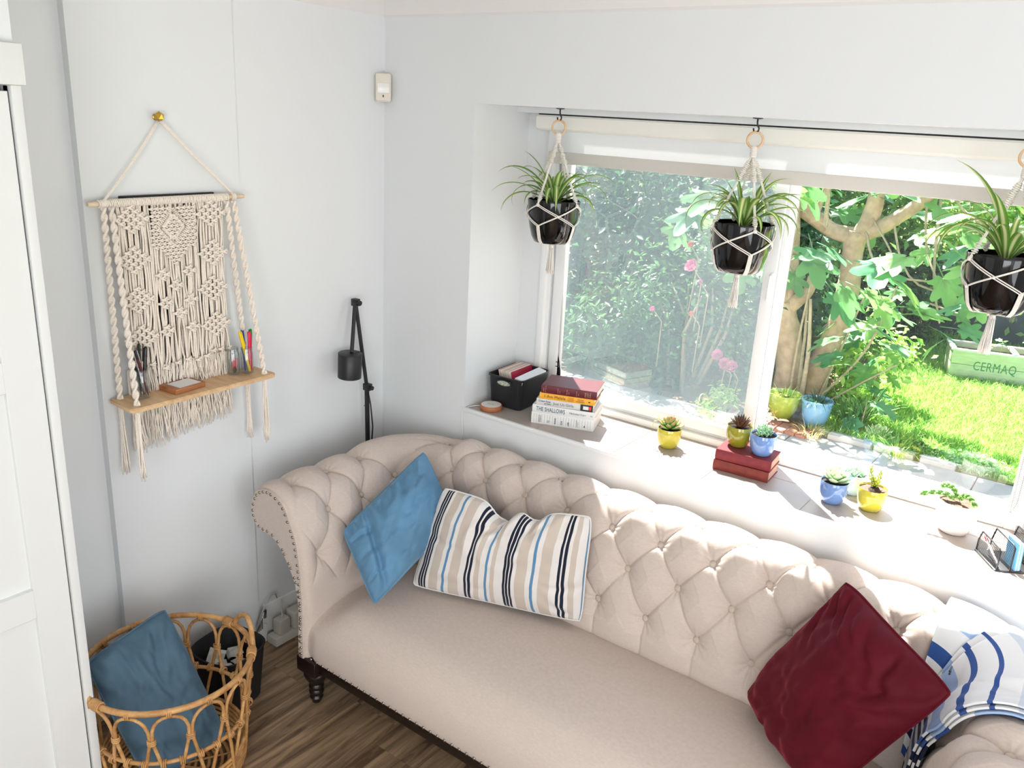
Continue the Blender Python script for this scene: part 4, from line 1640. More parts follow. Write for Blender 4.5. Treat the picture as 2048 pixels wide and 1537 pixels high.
mb.build('base', m_rattan, bk, angle=None)
NLOOP = 14
for i in range(NLOOP):
    a0 = 2 * PI * i / NLOOP + 0.12
    pit = 2 * PI / NLOOP
    am = a0 + pit / 2
    pts = []
    # left leg from the floor up, over the arch, down the right leg
    for t in np.linspace(0, 1, 9):
        z = 0.01 + (0.30 - 0.01) * t
        a = (a0 + pit * 0.62) + (a0 + pit * 0.03 - (a0 + pit * 0.62)) * t
        pts.append(bp_(a, z, .003))
    for t in np.linspace(0, 1, 11)[1:-1]:
        th = PI * (1 - t)
        a = am + math.cos(th) * pit * 0.47
        z = 0.30 + 0.083 * math.sin(th) ** 0.7
        pts.append(bp_(a, z, .002))
    for t in np.linspace(0, 1, 9):
        z = 0.30 - (0.30 - 0.01) * t
        a = (a0 + pit * 0.97) + (a0 + pit * 0.38 - (a0 + pit * 0.97)) * t
        pts.append(bp_(a, z, .000))
    MB().tube(pts, 0.0052, n=7).build('cane_loop', m_rattan, bk, angle=None)
    for (aa, zz_, vert) in ((am, ZR - .006, False), (a0, 0.296, True), (a0 + pit * .25, ZM, False), (a0 + pit * .75, ZM, False)):
        c = Vector(bp_(aa, zz_))
        rad_ = Vector((math.cos(aa), math.sin(aa), 0))
        tan = Vector((-math.sin(aa), math.cos(aa), 0))
        wraps = MB()
        for q in (-1, 0, 1):
            if vert:
                loop = [c + Vector((0, 0, q * .006)) + (rad_ * math.cos(b) * .009 + tan * math.sin(b) * .011) for b in np.linspace(0, 2 * PI, 9)[:-1]]
            else:
                loop = [c + tan * q * .005 + (rad_ * math.cos(b) + Vector((0, 0, 1)) * math.sin(b)) * .0115 for b in np.linspace(0, 2 * PI, 9)[:-1]]
            wraps.tube(loop, 0.0024, n=5, closed=True)
        wraps.build('binding', m_rattan, bk, angle=None)
for aa in (math.radians(74), math.radians(74 + 180)):
    pts = []
    for t in np.linspace(0, 1, 17):
        a = aa - 0.34 + 0.68 * t
        z = ZR - .012 + 0.075 * math.sin(PI * t) ** 0.6
        pts.append(bp_(a, min(z, ZR + .07), .006 + .006 * math.sin(PI * t)) if z < ZR else ((RR + .004) * math.cos(a), (RR + .004) * math.sin(a), z))
    MB().tube(pts, 0.0082, n=8).build('handle', m_rattan, bk, angle=None)
    for e_ in (-.42, .42):
        wraps = MB()
        for q in range(7):
            a = aa + e_ + (q - 3) * .022
            c = Vector(bp_(a, ZR))
            rad_ = Vector((math.cos(a), math.sin(a), 0))
            wraps.tube([c + (rad_ * math.cos(b) + Vector((0, 0, 1)) * math.sin(b)) * .0125 for b in np.linspace(0, 2 * PI, 9)[:-1]], 0.0032, n=5, closed=True)
        wraps.build('binding', m_rattan, bk, angle=None)

cushion('velvet_cushion', 'dusky blue velvet cushion stuffed corner up into the rattan basket', [(0.262, -1.182, 0.512), (0.50, -1.145, 0.13), (0.42, -1.37, 0.06), (0.262, -1.440, 0.452)], 0.17, m_blue2,
        nu=70, nv=70, seed=12, orient=-1, pinch=0.02, wr=0.012, creases=[(-.9, -.6, -.2, -.1, .07, .008), (-.3, .3, .4, .5, .08, .006), (.1, -.9, .2, -.2, .06, .007), (-.9, .3, -.3, .2, .06, .007)])

# ---------------------------------------------------------------- black waste bin behind the basket
m_bin = M('black_fabric_bin', (24, 23, 25), rough=0.75, vary=0.15, vscale=40)
t = thing('waste_bin', 'small black bin with scraps of paper in it between basket and wall', 'bin', (0.20, -0.930, 0.0), (0, 0, 0.15))
sqf = lambda x, y, r: (math.copysign(abs(x / r) ** .62, x) * r if r else 0, math.copysign(abs(y / r) ** .62, y) * r if r else 0)
MB().lathe([(0.0, 0.001), (0.080, 0.001), (0.086, 0.006), (0.104, 0.205), (0.108, 0.210), (0.105, 0.213), (0.100, 0.208), (0.082, 0.010), (0.0, 0.008)], 40, squash=sqf).build('body', m_bin, t, angle=50)
m_scrap = M('scrap_paper', (206, 204, 196), rough=0.9)
mb = MB()
for k in range(4):
    bmx = bmesh.new()
    bmesh.ops.create_grid(bmx, x_segments=4, y_segments=4, size=0.028)
    for v_ in bmx.verts:
        v_.co.z += random.uniform(-.008, .008)
    a = k * 1.6 + .4
    mb.frombm(bmx, Matrix.Translation((0.045 * math.cos(a), 0.045 * math.sin(a), 0.145 + k * .008)) @ Euler((random.uniform(-.6, .6), random.uniform(-.6, .6), k)).to_matrix().to_4x4())
mb.ball((0.05, 0.0, .130), 0.022, 8, 6)
o = mb.build('paper_scrap', m_scrap, None, angle=10)
o.location, o.rotation_euler = (0.20, -0.930, 0.0), (0, 0, 0.15)
o['kind'] = 'stuff'
tag(o, 'crumpled white paper scraps lying in the small black bin', 'paper')

# ---------------------------------------------------------------- power strip, plugs, cable
m_strip = M('ivory_plug_plastic', (204, 200, 188), rough=0.45)
t = thing('power_strip', 'ivory power strip lying along the baseboard beside the sofa leg', 'power strip', (0.065, -0.545, 0.0))
MB().rbox(-.028, -.105, 0, .028, .14, .036, r=0.004).build('body', m_strip, t)
o = thing('plug_adapter', 'upright ivory plug adapter on the power strip nearest the basket', 'plug', (0.065, -0.600, 0.036))
MB().rbox(-.022, -.026, 0, .022, .026, .062, r=0.006).build('body', m_strip, o)
MB().tube([(0, 0, .061), (0, .004, .072), (-.012, .010, .10), (-.024, .02, .125)], 0.003, n=7).build('cable', m_strip, o, angle=None)
o = thing('plug_adapter', 'boxy ivory plug adapter on the power strip next to the sofa', 'plug', (0.065, -0.533, 0.036))
MB().rbox(-.026, -.024, 0, .028, .030, .070, r=0.004).build('body', m_strip, o)
MB().tube([(.026, .004, .022), (.045, .010, .020), (.06, .03, .012), (.07, .10, .004)], 0.006, n=8).build('cable', m_strip, o, angle=None)
o = thing('charging_cable', 'thin looped grey cable with a silver clip hanging over the baseboard corner', 'cable', (0.035, -0.655, 0.08))
CO_ = (0.035, -0.655, 0.08)
mb = MB().tube([(0.034, -.70, .055), (0.040, -.69, .10), (0.046, -.675, .145), (0.045, -.65, .18), (0.036, -.62, .195), (0.026, -.595, .185), (0.022, -.585, .16)], 0.0022, n=7)
mb.build('loop', M('grey_cable', (176, 178, 182), rough=0.35), o, org=CO_, angle=None)
mb = MB()
for k in range(5):
    mb.tube([(0.040 + .002 * k, -.705 + .007 * k, .062 + .004 * k), (0.046, -.690 + .004 * k, .10 + .008 * k), (0.048 + .002 * k, -.672, .135 + .004 * k)], 0.0018, n=6)
mb.build('strands', m_silver, o, org=CO_, angle=None)
mb = MB().rbox(0.040, -.668, .118, .050, -.655, .156, r=0.002)
mb.build('clip', m_silver, o, org=CO_)
# ================================================================ things on the windowsill
m_bbasket = M('black_moulded_plastic', (34, 35, 38), rough=0.5, bump=0.2, bscale=350)
bt = thing('storage_basket', 'black plastic basket with cut-out handles in the corner of the windowsill', 'basket', (0.553, 0.205, ZW), (0, 0, math.radians(3)))


def rrect(a, b, r, n=6):
    pts = []
    for cx, cy, a0 in ((a - r, b - r, 0), (-a + r, b - r, 90), (-a + r, -b + r, 180), (a - r, -b + r, 270)):
        for k in range(n):
            t = math.radians(a0 + 90 * k / (n - 1))
            pts.append((cx + r * math.cos(t), cy + r * math.sin(t)))
    return pts


def rr_loft(levels, n=6):
    mb = MB()
    rows = []
    for a, b, r, z in levels:
        rows.append([(x, y, z if not callable(z) else z(x, y)) for x, y in rrect(a, b, r, n)])
    k = len(rows[0])
    vs = [p for r_ in rows for p in r_]
    fs = []
    for i in range(len(rows) - 1):
        for j in range(k):
            j2 = (j + 1) % k
            fs.append((i * k + j, i * k + j2, (i + 1) * k + j2, (i + 1) * k + j))
    fs.append(tuple(range(k))[::-1])
    fs.append(tuple((len(rows) - 1) * k + j for j in range(k)))
    return mb.add(vs, fs)


rise = lambda z0: (lambda x, y: z0 + 0.010 * math.exp(-(x / 0.038) ** 2) * (1 if abs(y) > 0.085 else 0.0))
rr_loft([(.068, .090, .020, 0.0), (.072, .094, .022, .004), (.080, .102, .024, rise(.116)), (.0835, .1055, .025, rise(.120)), (.0835, .1055, .025, rise(.126)), (.079, .101, .023, rise(.126)),
         (.077, .099, .023, .112), (.068, .090, .020, .008)], n=9).build('body', m_bbasket, bt, angle=50)
hm = MB()
m_patt = M('leafy_print_bag', (170, 176, 160), rough=0.8, vary=0.5, vscale=120)
pts = []
for sg in (-1,):
    hm.rbox(-.030, sg * .1052 - .0012, .092, .030, sg * .1052 + .0008, .112, r=0.0009, seg=2)
    o = hm.build('handle_opening', m_patt, bt)
    o['label'] = 'oblong handle opening showing printed paper inside'
mb = MB()
mb.tube([(.033 * math.cos(a), -.1066, .102 + .0125 * math.sin(a)) for a in np.linspace(0, 2 * PI, 25)[:-1]], 0.0028, n=6, closed=True)
mb.build('handle_lip', m_bbasket, bt, angle=None)

m_red_cover = M('crimson_cover', (176, 24, 58), rough=0.45)
m_page = M('page_edges', (232, 224, 212), rough=0.9)
BK = ['crimson booklet on the outside of the row in the black basket', 'white booklet next to the crimson one in the black basket', 'orange booklet third from the outside of the row in the black basket',
      'beige booklet fourth from the outside of the row in the black basket', 'teal booklet in the middle of the row in the black basket', 'amber booklet between the teal and the cream ones in the black basket',
      'cream booklet last but one from the basket side in the black basket', 'rose red booklet innermost of the row in the black basket']
rowc = [(176, 24, 58), (236, 230, 226), (232, 116, 72), (214, 206, 196), (90, 140, 150), (238, 150, 60), (230, 226, 222), (196, 60, 60)]
for k, c in enumerate(rowc):
    t = thing('booklet', BK[k], 'book',
              (0.578 - k * 0.0078, 0.225, ZW + 0.010), (math.radians(0), math.radians(-14), math.radians(3)), 'booklets in the black basket')
    MB().rbox(-.0035, -.075, 0, .0035, .075, .128, r=0.0005, seg=1).build('cover', M('booklet_cover', c, rough=0.5), t)
    MB().box(-.0026, -.0755, .002, .0026, .0755, .1286).build('pages', m_page, t, smooth=False)
t = thing('white_box', 'long white carton lying along the front of the black basket', 'box', (0.612, 0.195, ZW + 0.112), (math.radians(3), math.radians(12), math.radians(2)))
MB().rbox(-.018, -.078, -.03, .018, .085, .020, r=0.001, seg=1).build('carton', M('white_card', (236, 238, 242), rough=0.6), t)
MB().rbox(-.0185, -.0785, -.012, .0185, -.0775, .0205, r=0.0003, seg=1).build('end_flap', M('white_card_end', (226, 226, 228), rough=0.6), t)
o = MB().rbox(-.028, -.010, -.03, .030, .012, .022, r=0.006).build('printed_pouch', m_patt, None)
o.location, o.rotation_euler = (0.556, 0.122, ZW + 0.080), (0.15, 0.05, 0.05)
tag(o, 'grey-green printed paper pouch at the handle end of the black basket', 'pouch')

t = thing('wireless_charger', 'round white charging pad with a tan leather rim at the corner of the sill', 'charger', (0.531, 0.062, ZW))
MB().lathe([(0, 0), (.041, 0), (.043, .002), (.043, .018), (.0415, .020), (.0395, .0195)], 40).build('rim', M('tan_leather', (176, 110, 70), rough=0.6, bump=.2, bscale=300), t, angle=50)
MB().lathe([(0.0395, .0185), (.0385, .0200), (0, .0200)], 40).build('pad', M('white_pad', (238, 238, 236), rough=0.45), t, angle=50)
mb = MB()
for k in range(3):
    mb.rbox(-.012 + k * .010, -.006, .0199, -.0108 + k * .010, .006, .0203, r=0.0001, seg=1)
mb.build('mark', m_black, t)
mb = MB().tube([(-.040, -.008, .006), (-.055, -.018, .005), (-.072, -.040, .003), (-.080, -.062, -.002), (-.083, -.072, -.015), (-.082, -.073, -.05), (-.078, -.0725, -.10), (-.076, -.0720, -.16)], 0.0016, n=7)
mb.build('cable', M('white_cable', (232, 232, 230), rough=0.5), t, angle=None)


# ---------------------------------------------------------------- books
def book(label, loc, rotz, L, W, T, cov, spine=None, group=None, hard=0.004, page=None, name='book', inset=0.003, round_spine=0.0015):
    t = thing(name, label, 'book', loc, (0, 0, rotz), group)
    sp = spine or cov
    MB().rbox(0, 0.0015, 0, L, W, 0.0022, r=0.0007, seg=1).rbox(0, 0.0015, T - 0.0022, L, W, T, r=0.0007, seg=1).build('cover', cov, t)
    n = 9
    outer = [(-round_spine * math.sin(PI * k / (n - 1)) * 1.6, T * k / (n - 1)) for k in range(n)]
    poly = outer + [(0.0035, T), (0.0035, 0)]
    vs = [(0, a, b) for a, b in poly] + [(L, a, b) for a, b in poly]
    m = len(poly)
    MB().add(vs, [tuple(range(m)), tuple(range(2 * m - 1, m - 1, -1))] + [(i, (i + 1) % m, m + (i + 1) % m, m + i) for i in range(m)]).build('spine', sp, t, angle=50)
    MB().box(inset, 0.003, 0.002, L - inset, W - inset, T - 0.002).build('pages', page or m_page, t, smooth=False)
    return t


def spine_text(t, body, x, z, size, mat, xs=1.0, rot=0.0, spacing=1.0, y=-0.0034):
    m4 = frame_mat((x, y, z), (math.cos(rot), 0, math.sin(rot)), (-math.sin(rot), 0, math.cos(rot)))
    return text_mesh('lettering', body, size, mat, [c for c in t.children if c.name.startswith('spine')][0], m4, xs, spacing=spacing)


BA = math.radians(20)
bx, by = 0.729, 0.053
dirx, diry = math.cos(BA), math.sin(BA)


def stack_at(off, z, extra=0.0):
    return (bx + dirx * off - diry * extra, by + diry * off + dirx * extra, z)


m_whitecov = M('white_cover', (232, 232, 230), rough=0.4)
m_greycov = M('pale_grey_cover', (214, 214, 214), rough=0.4)
m_yell = M('saffron_cover', (244, 176, 48), rough=0.4)
m_teal = M('teal_board', (90, 150, 150), rough=0.5)
m_mar = M('oxblood_leather', (98, 26, 36), rough=0.4, vary=0.12, vscale=40, bump=0.1, bscale=400)
m_ink = M('black_ink', (40, 40, 44), rough=0.6)
m_inkgrey = M('grey_ink', (120, 120, 124), rough=0.6)
m_inkblue = M('petrol_ink', (24, 74, 104), rough=0.6)
m_inkbrown = M('brown_ink', (104, 58, 20), rough=0.6)
m_gilt = M('gilt_stamp', (196, 150, 130), rough=0.4)
z = ZW
b = book('thick white hardcover at the bottom of the sill stack with small upright spine words', stack_at(0, z), BA, .236, .160, .044, m_whitecov)
for x_, w_, s_ in ((.030, 'JORDAN B.', .0055), (.036, 'PETERSON', .0055), (.066, '12', .010), (.092, 'RULES', .0085), (.117, 'FOR', .0085), (.142, 'LIFE', .0085), (.172, 'AN ANTIDOTE', .0040), (.178, 'TO CHAOS', .0040)):
    spine_text(b, w_, x_, .008, s_, m_ink if s_ > .008 else m_inkgrey, rot=PI / 2)
mb = MB()
for k in range(22):
    mb.rbox(.010 + k * .0102, -.0031, .006, .0104 + k * .0102, -.0026, .039, r=0.00005, seg=1)
mb.build('spine_rules', m_inkgrey, b)
mb = MB().add([(.199, -.0032, .012), (.206, -.0032, .012), (.2025, -.0032, .019)], [(0, 1, 2)])
mb.build('publisher_mark', m_ink, b, smooth=False)
z += .0445
b = book('white book titled in tall petrol letters second from the bottom of the sill stack', stack_at(.002, z), BA - .01, .236, .158, .029, m_whitecov)
spine_text(b, 'THE SHALLOWS', .015, .0145, .0235, m_inkblue, xs=.62, spacing=1.05)
spine_text(b, 'Nicholas Carr', .141, .0145, .0105, m_inkgrey, xs=1.05)
spine_text(b, 'N', .221, .0145, .009, m_inkgrey)
z += .0295
b = book('pale grey paperback with script title and dark label block mid-stack on the sill', stack_at(.016, z), BA + .012, .212, .152, .025, m_greycov)
spine_text(b, 'Cream Soup', .008, .0165, .0095, m_ink, xs=.95)
spine_text(b, 'on Salad', .030, .0075, .0075, m_ink, xs=1.0)
spine_text(b, 'Just Us Girls', .064, .0125, .0150, m_inkgrey, xs=1.0)
MB().rbox(.166, -.0036, .0008, .212, -.0020, .0242, r=0.0003, seg=1).build('label_block', m_ink, b)
MB().rbox(.176, -.0041, .006, .196, -.0034, .019, r=0.0002, seg=1).build('label_patch', m_whitecov, b)
MB().rbox(.196, -.0041, .006, .206, -.0034, .019, r=0.0002, seg=1).build('label_patch', M('label_red', (226, 60, 60), rough=.5), b)
z += .0255
b = book('orange-yellow paperback with a brown serif title under the dark red book', stack_at(.026, z), BA + .004, .206, .140, .0225, m_yell)
spine_text(b, 'I Am Malala', .019, .0115, .0155, m_inkbrown, xs=1.0, spacing=1.08)
spine_text(b, 'MALALA', .143, .0150, .0055, m_inkbrown, xs=1.2)
spine_text(b, 'YOUSAFZAI', .137, .0075, .0062, m_inkbrown, xs=1.0)
MB().rbox(.184, -.0036, .009, .191, -.0030, .013, r=0.0002, seg=1).build('publisher_mark', m_ink, b)
mb = MB()
for kx in range(5):
    for kz in range(3):
        mb.tube([(.1095 + kx * .0045 + .0022 * math.cos(a), -.0032, .006 + kz * .0053 + .0024 * math.sin(a)) for a in np.linspace(0, 2 * PI, 9)[:-1]], .0003, n=4, closed=True)
mb.build('spine_ornament', M('ochre_ink', (206, 136, 40), rough=.6), b, angle=None)
MB().box(.003, .0016, .0206, .203, .139, .0226).build('teal_edge', m_teal, b, smooth=False)
z += .0230
b = book('dark red leather-bound book on top of the windowsill stack', stack_at(.031, z), BA - .004, .208, .142, .030, m_mar)
spine_text(b, 'STEIN', .010, .005, .0060, m_gilt, rot=PI / 2)
spine_text(b, 'ON WRITING', .018, .004, .0042, m_gilt, rot=PI / 2)
for x_ in (.064, .098, .134):
    spine_text(b, 'VOLUME', x_, .005, .0050, m_gilt, rot=PI / 2)
    spine_text(b, 'ONE', x_ + .007, .007, .0045, m_gilt, rot=PI / 2)
for k, w_ in enumerate(('ONE', 'LAST', 'CALL')):
    spine_text(b, w_, .167 + k * .0085, .006, .0085, m_gilt, rot=PI / 2)

m_oldred = M('faded_red_cloth', (130, 44, 50), rough=0.7, vary=0.15, vscale=50, bump=0.2, bscale=500)
m_oldred2 = M('brick_red_cloth', (126, 50, 42), rough=0.7, vary=0.15, vscale=50, bump=0.2, bscale=500)
m_foxed = M('foxed_pages', (206, 160, 136), rough=0.95, vary=.1, vscale=200, stretch=(1, 1, 30))
RA = math.radians(4)
book('lower of two old red cloth books lying under the small plant pots', (1.425, 0.124, ZW), RA, .184, .118, .0355, m_oldred2, page=m_foxed, round_spine=.003)
book('upper of two old red cloth books, with two plant pots standing on it', (1.427, 0.128, ZW + .036), RA + .02, .184, .115, .0355, m_oldred, page=m_foxed, round_spine=.003)


# ---------------------------------------------------------------- succulents in glazed pots
def glaze(name, col):
    return M(name, col, rough=0.08, spec=0.6, coat=0.6)


m_soil = M('potting_soil', (46, 34, 28), rough=0.95, vary=0.4, vscale=120, bump=0.8, bscale=160, bdist=0.004)
m_soil2 = M('gritty_soil', (98, 74, 60), rough=0.95, vary=0.5, vscale=150, bump=0.8, bscale=200, bdist=0.004)


def soil_mesh(mb, r, z, n=20, amp=0.003):
    rows = []
    for i in range(6):
        rr_ = r * i / 5
        rows.append([(rr_ * math.cos(2 * PI * k / n), rr_ * math.sin(2 * PI * k / n), z + amp * noise.noise(Vector((rr_ * 60 * math.cos(2 * PI * k / n), rr_ * 60 * math.sin(2 * PI * k / n), z * 9))) * (1 if i < 5 else 0)) for k in range(n)])
    vs = [p for q in rows for p in q]
    fs = []
    for i in range(5):
        for k in range(n):
            k2 = (k + 1) % n
            fs.append((i * n + k, (i + 1) * n + k, (i + 1) * n + k2, i * n + k2))
    return mb.add(vs, fs)


def small_pot(label, loc, mat, r=0.0425, h=0.072, soil=None, cat='potted plant', name='potted_succulent', rot=0.0):
    t = thing(name, label, cat, loc, (0, 0, rot))
    prof = [(0.0, 0.0), (r * .60, 0.0), (r * .68, .003), (r * .86, h * .22), (r * .97, h * .48), (r, h * .72), (r * .985, h * .97), (r * .965, h), (r * .93, h * .985), (r * .92, h * .80), (0.0, h * .78)]
    MB().lathe(prof, 36).build('pot', mat, t, angle=60)
    soil_mesh(MB(), r * .925, h * .90).build('soil', soil or m_soil, t, angle=None)
    return t


def petal_mesh(name, L, W, T, mat, tip=0.25, cup=0.25, pointed=True):
    """fleshy leaf: base at origin, growing along +x, upper side +z"""
    rows = []
    n, m = 8, 10
    for i in range(n + 1):
        t = i / n
        w = W * (math.sin(PI * min(1, (t * .92 + .05))) ** .75) * (0.55 + 0.75 * t if t < .6 else 1.0) * (1 - max(0, (t - .75) / .25) ** 2 * (0.9 if pointed else .55))
        th = T * (math.sin(PI * (t * .9 + .05)) ** .6)
        row = []
        for k in range(m):
            a = 2 * PI * k / m
            y = w * .5 * math.cos(a)
            zz_ = th * .5 * math.sin(a) + cup * L * t * t + cup * (y / (W * .5 + 1e-9)) ** 2 * W * .25
            row.append((L * t, y, zz_))
        rows.append(row)
    vs = [p for q in rows for p in q]
    fs = []
    for i in range(n):
        for k in range(m):
            k2 = (k + 1) % m
            fs.append((i * m + k, i * m + k2, (i + 1) * m + k2, (i + 1) * m + k))
    fs.append(tuple(range(m))[::-1])
    fs.append(tuple(n * m + k for k in range(m)))
    return MB().add(vs, fs).mesh(name, mat, True, None)


def put_leaves(t, me, specs, name='leaf', center=(0, 0, 0)):
    for az, el, s, r0, z0 in specs:
        o = link_mesh(name, me, t)
        m = Matrix.Translation(Vector(center) + Vector((r0 * math.cos(az), r0 * math.sin(az), z0))) @ Matrix.Rotation(az, 4, 'Z') @ Matrix.Rotation(-el, 4, 'Y') @ Matrix.Diagonal((s, s, s, 1))
        o.matrix_local = m


def leafsolid(name, c0, c1, rough=0.4, axis_range=(0.0, 0.05), trans=0.15):
    """leaf colour running from base to tip"""
    m, n, p = new_mat(name)
    p.inputs['Roughness'].default_value = rough
    p.inputs['Subsurface Weight'].default_value = 0.0
    tc = N(n, 'ShaderNodeTexCoord')
    sx = N(n, 'ShaderNodeSeparateXYZ')
    n.links.new(tc.outputs['Object'], sx.inputs[0])
    mr = N(n, 'ShaderNodeMapRange')
    mr.inputs['From Min'].default_value = axis_range[0]
    mr.inputs['From Max'].default_value = axis_range[1]
    n.links.new(sx.outputs[0], mr.inputs[0])
    r = N(n, 'ShaderNodeValToRGB')
    set_ramp(r, [(0.0, rgb(c0)), (0.55, rgb(c0)), (1.0, rgb(c1))])
    n.links.new(mr.outputs[0], r.inputs[0])
    n.links.new(r.outputs[0], p.inputs['Base Color'])
    tr = N(n, 'ShaderNodeBsdfTranslucent')
    n.links.new(r.outputs[0], tr.inputs['Color'])
    mx = N(n, 'ShaderNodeMixShader')
    mx.inputs[0].default_value = trans
    n.links.new(p.outputs[0], mx.inputs[1])
    n.links.new(tr.outputs[0], mx.inputs[2])
    n.links.new(mx.outputs[0], n.nodes['Material Output'].inputs['Surface'])
    return m


GA = 2.39996
m_yelpot = glaze('mustard_glaze', (196, 186, 60))
m_olivepot = glaze('olive_glaze', (150, 146, 40))
m_bluepot = glaze('cornflower_glaze', (112, 146, 202))
m_palepot = glaze('ice_blue_glaze', (188, 212, 228))
m_whitepot = glaze('white_glaze', (236, 232, 228))

# rosette with pink-edged leaves and a flower stalk
t = small_pot('mustard yellow pot with a green and pink-edged rosette succulent standing alone mid-sill', (1.222, 0.198, ZW), m_yelpot)
me = petal_mesh('leaf', .034, .017, .006, leafsolid('rosette_leaf', (132, 178, 84), (206, 140, 120), axis_range=(.008, .034)), cup=.22, pointed=False)
put_leaves(t, me, [(i * GA, 0.15 + 1.1 * (1 - i / 26) ** .0 * (1 - i / 30), 0.85 + 0.60 * i / 30, .003, .066 + .016 * (1 - i / 30)) for i in range(30)])
m_stalk = M('pale_stalk', (190, 200, 140), rough=.6)
st_ = MB().tube([(0.0, 0, .068), (-.016, -.012, .088), (-.034, -.020, .098), (-.048, -.024, .090), (-.056, -.026, .074)], .0010, n=6)
st_.tube([(-.034, -.020, .098), (-.040, -.018, .108)], .0008, n=5).tube([(0.0, 0, .07), (.006, .010, .11), (.004, .012, .122)], .0009, n=6)
st_.build('flower_stalk', m_stalk, t, angle=None)
fm = MB()
for c in ((-.040, -.018, .109), (-.056, -.026, .072), (-.048, -.024, .090), (-.034, -.020, .100), (-.020, -.014, .092), (.004, .012, .123)):
    for k in range(3):
        fm.ball((c[0] + .003 * math.cos(k * 2), c[1] + .003 * math.sin(k * 2), c[2]), .0022, 6, 4)
fm.build('blossoms', M('cream_blossom', (236, 214, 150), rough=.6), t, angle=None)

ZB = ZW + .0718
t = small_pot('olive green pot with a spiky brown haworthia on the old red books', (1.468, 0.208, ZB), m_olivepot)
me = petal_mesh('leaf', .044, .0095, .0045, leafsolid('brown_spike', (120, 84, 62), (70, 44, 36), axis_range=(0, .044)), cup=.10)
put_leaves(t, me, [(i * GA, 0.55 + 0.80 * i / 34, 0.75 + .35 * random.random(), .004, .064) for i in range(34)])
t = small_pot('cornflower blue pot with a loose pale green sedum on the old red books', (1.558, 0.188, ZB), m_bluepot, soil=m_soil)
me = petal_mesh('leaf', .011, .0065, .0035, leafsolid('sedum_leaf', (150, 200, 150), (196, 226, 190), axis_range=(0, .011)), cup=.2, pointed=False)
sp = []
for q in range(9):
    aa, rr_ = q * GA, .024 * math.sqrt(q / 9 + .03)
    cx, cy = rr_ * math.cos(aa) - .004, rr_ * math.sin(aa) + .004
    hh = .018 + .012 * random.random()
    for i in range(9):
        a = i * GA + q
        o = link_mesh('leaf', me, t)
        o.matrix_local = Matrix.Translation((cx, cy, .064 + hh * i / 9)) @ Matrix.Rotation(a, 4, 'Z') @ Matrix.Rotation(-.5 - .07 * i, 4, 'Y')

t = small_pot('cornflower blue pot with a pale green echeveria at the front of the pot trio', (1.812, 0.142, ZW), m_bluepot)
me = petal_mesh('leaf', .042, .024, .005, leafsolid('echeveria_leaf', (186, 214, 172), (214, 226, 190), axis_range=(0, .042)), cup=.30)
put_leaves(t, me, [(i * GA, 0.12 + 1.15 * i / 26, 1.34 - .40 * i / 26, .004, .068 + .010 * i / 26) for i in range(26)])
t = small_pot('ice blue pot with a small grey-green succulent behind the echeveria', (1.842, 0.255, ZW), m_palepot, r=.040, h=.070)
me = petal_mesh('leaf', .022, .010, .0045, leafsolid('greygreen_leaf', (158, 196, 160), (206, 224, 200), axis_range=(0, .022)), cup=.2, pointed=False)
sp = []
for q in range(4):
    cx, cy = .018 * math.cos(q * 1.6), .018 * math.sin(q * 1.6)
    put_leaves(t, me, [(i * GA + q, 0.25 + 1.0 * i / 12, 1.0 - .3 * i / 12, .002, .060 + .010 * i / 12) for i in range(12)], center=(cx, cy, 0))
t = small_pot('mustard yellow pot with an upright yellow-tipped sedum and bare soil mound', (1.918, 0.172, ZW), m_yelpot, soil=m_soil2, r=.0435)
me = petal_mesh('leaf', .016, .0075, .0035, leafsolid('yellow_sedum_leaf', (150, 190, 60), (226, 178, 50), axis_range=(0, .016)), cup=.2, pointed=False)
for q, (dx, dy, hh) in enumerate(((-.020, .016, .062), (.010, .020, .052), (-.004, .006, .034), (.006, .002, .026))):
    base = Vector((dx * .4, dy * .4, .062))
    tipv = Vector((dx, dy, .062 + hh))
    MB().tube([base, base.lerp(tipv, .5) + Vector((.003, 0, 0)), tipv], .0016, n=6).build('stem', m_stalk, t, angle=None)
    for i in range(12):
        c = base.lerp(tipv, .35 + .65 * i / 12)
        o = link_mesh('leaf', me, t)
        o.matrix_local = Matrix.Translation(c) @ Matrix.Rotation(i * GA + q, 4, 'Z') @ Matrix.Rotation(-.4 - .06 * i, 4, 'Y') @ Matrix.Diagonal((.9, .9, .9, 1))
mb = MB()
soil_mesh(mb, .020, 0, n=14, amp=.006)
mb.v = [(x, y, z_ + .014 * max(0, 1 - (x * x + y * y) / .0004)) for x, y, z_ in mb.v]
o = mb.build('soil_mound', m_soil, t, angle=None)
o.location = (0.004, -.004, .064)

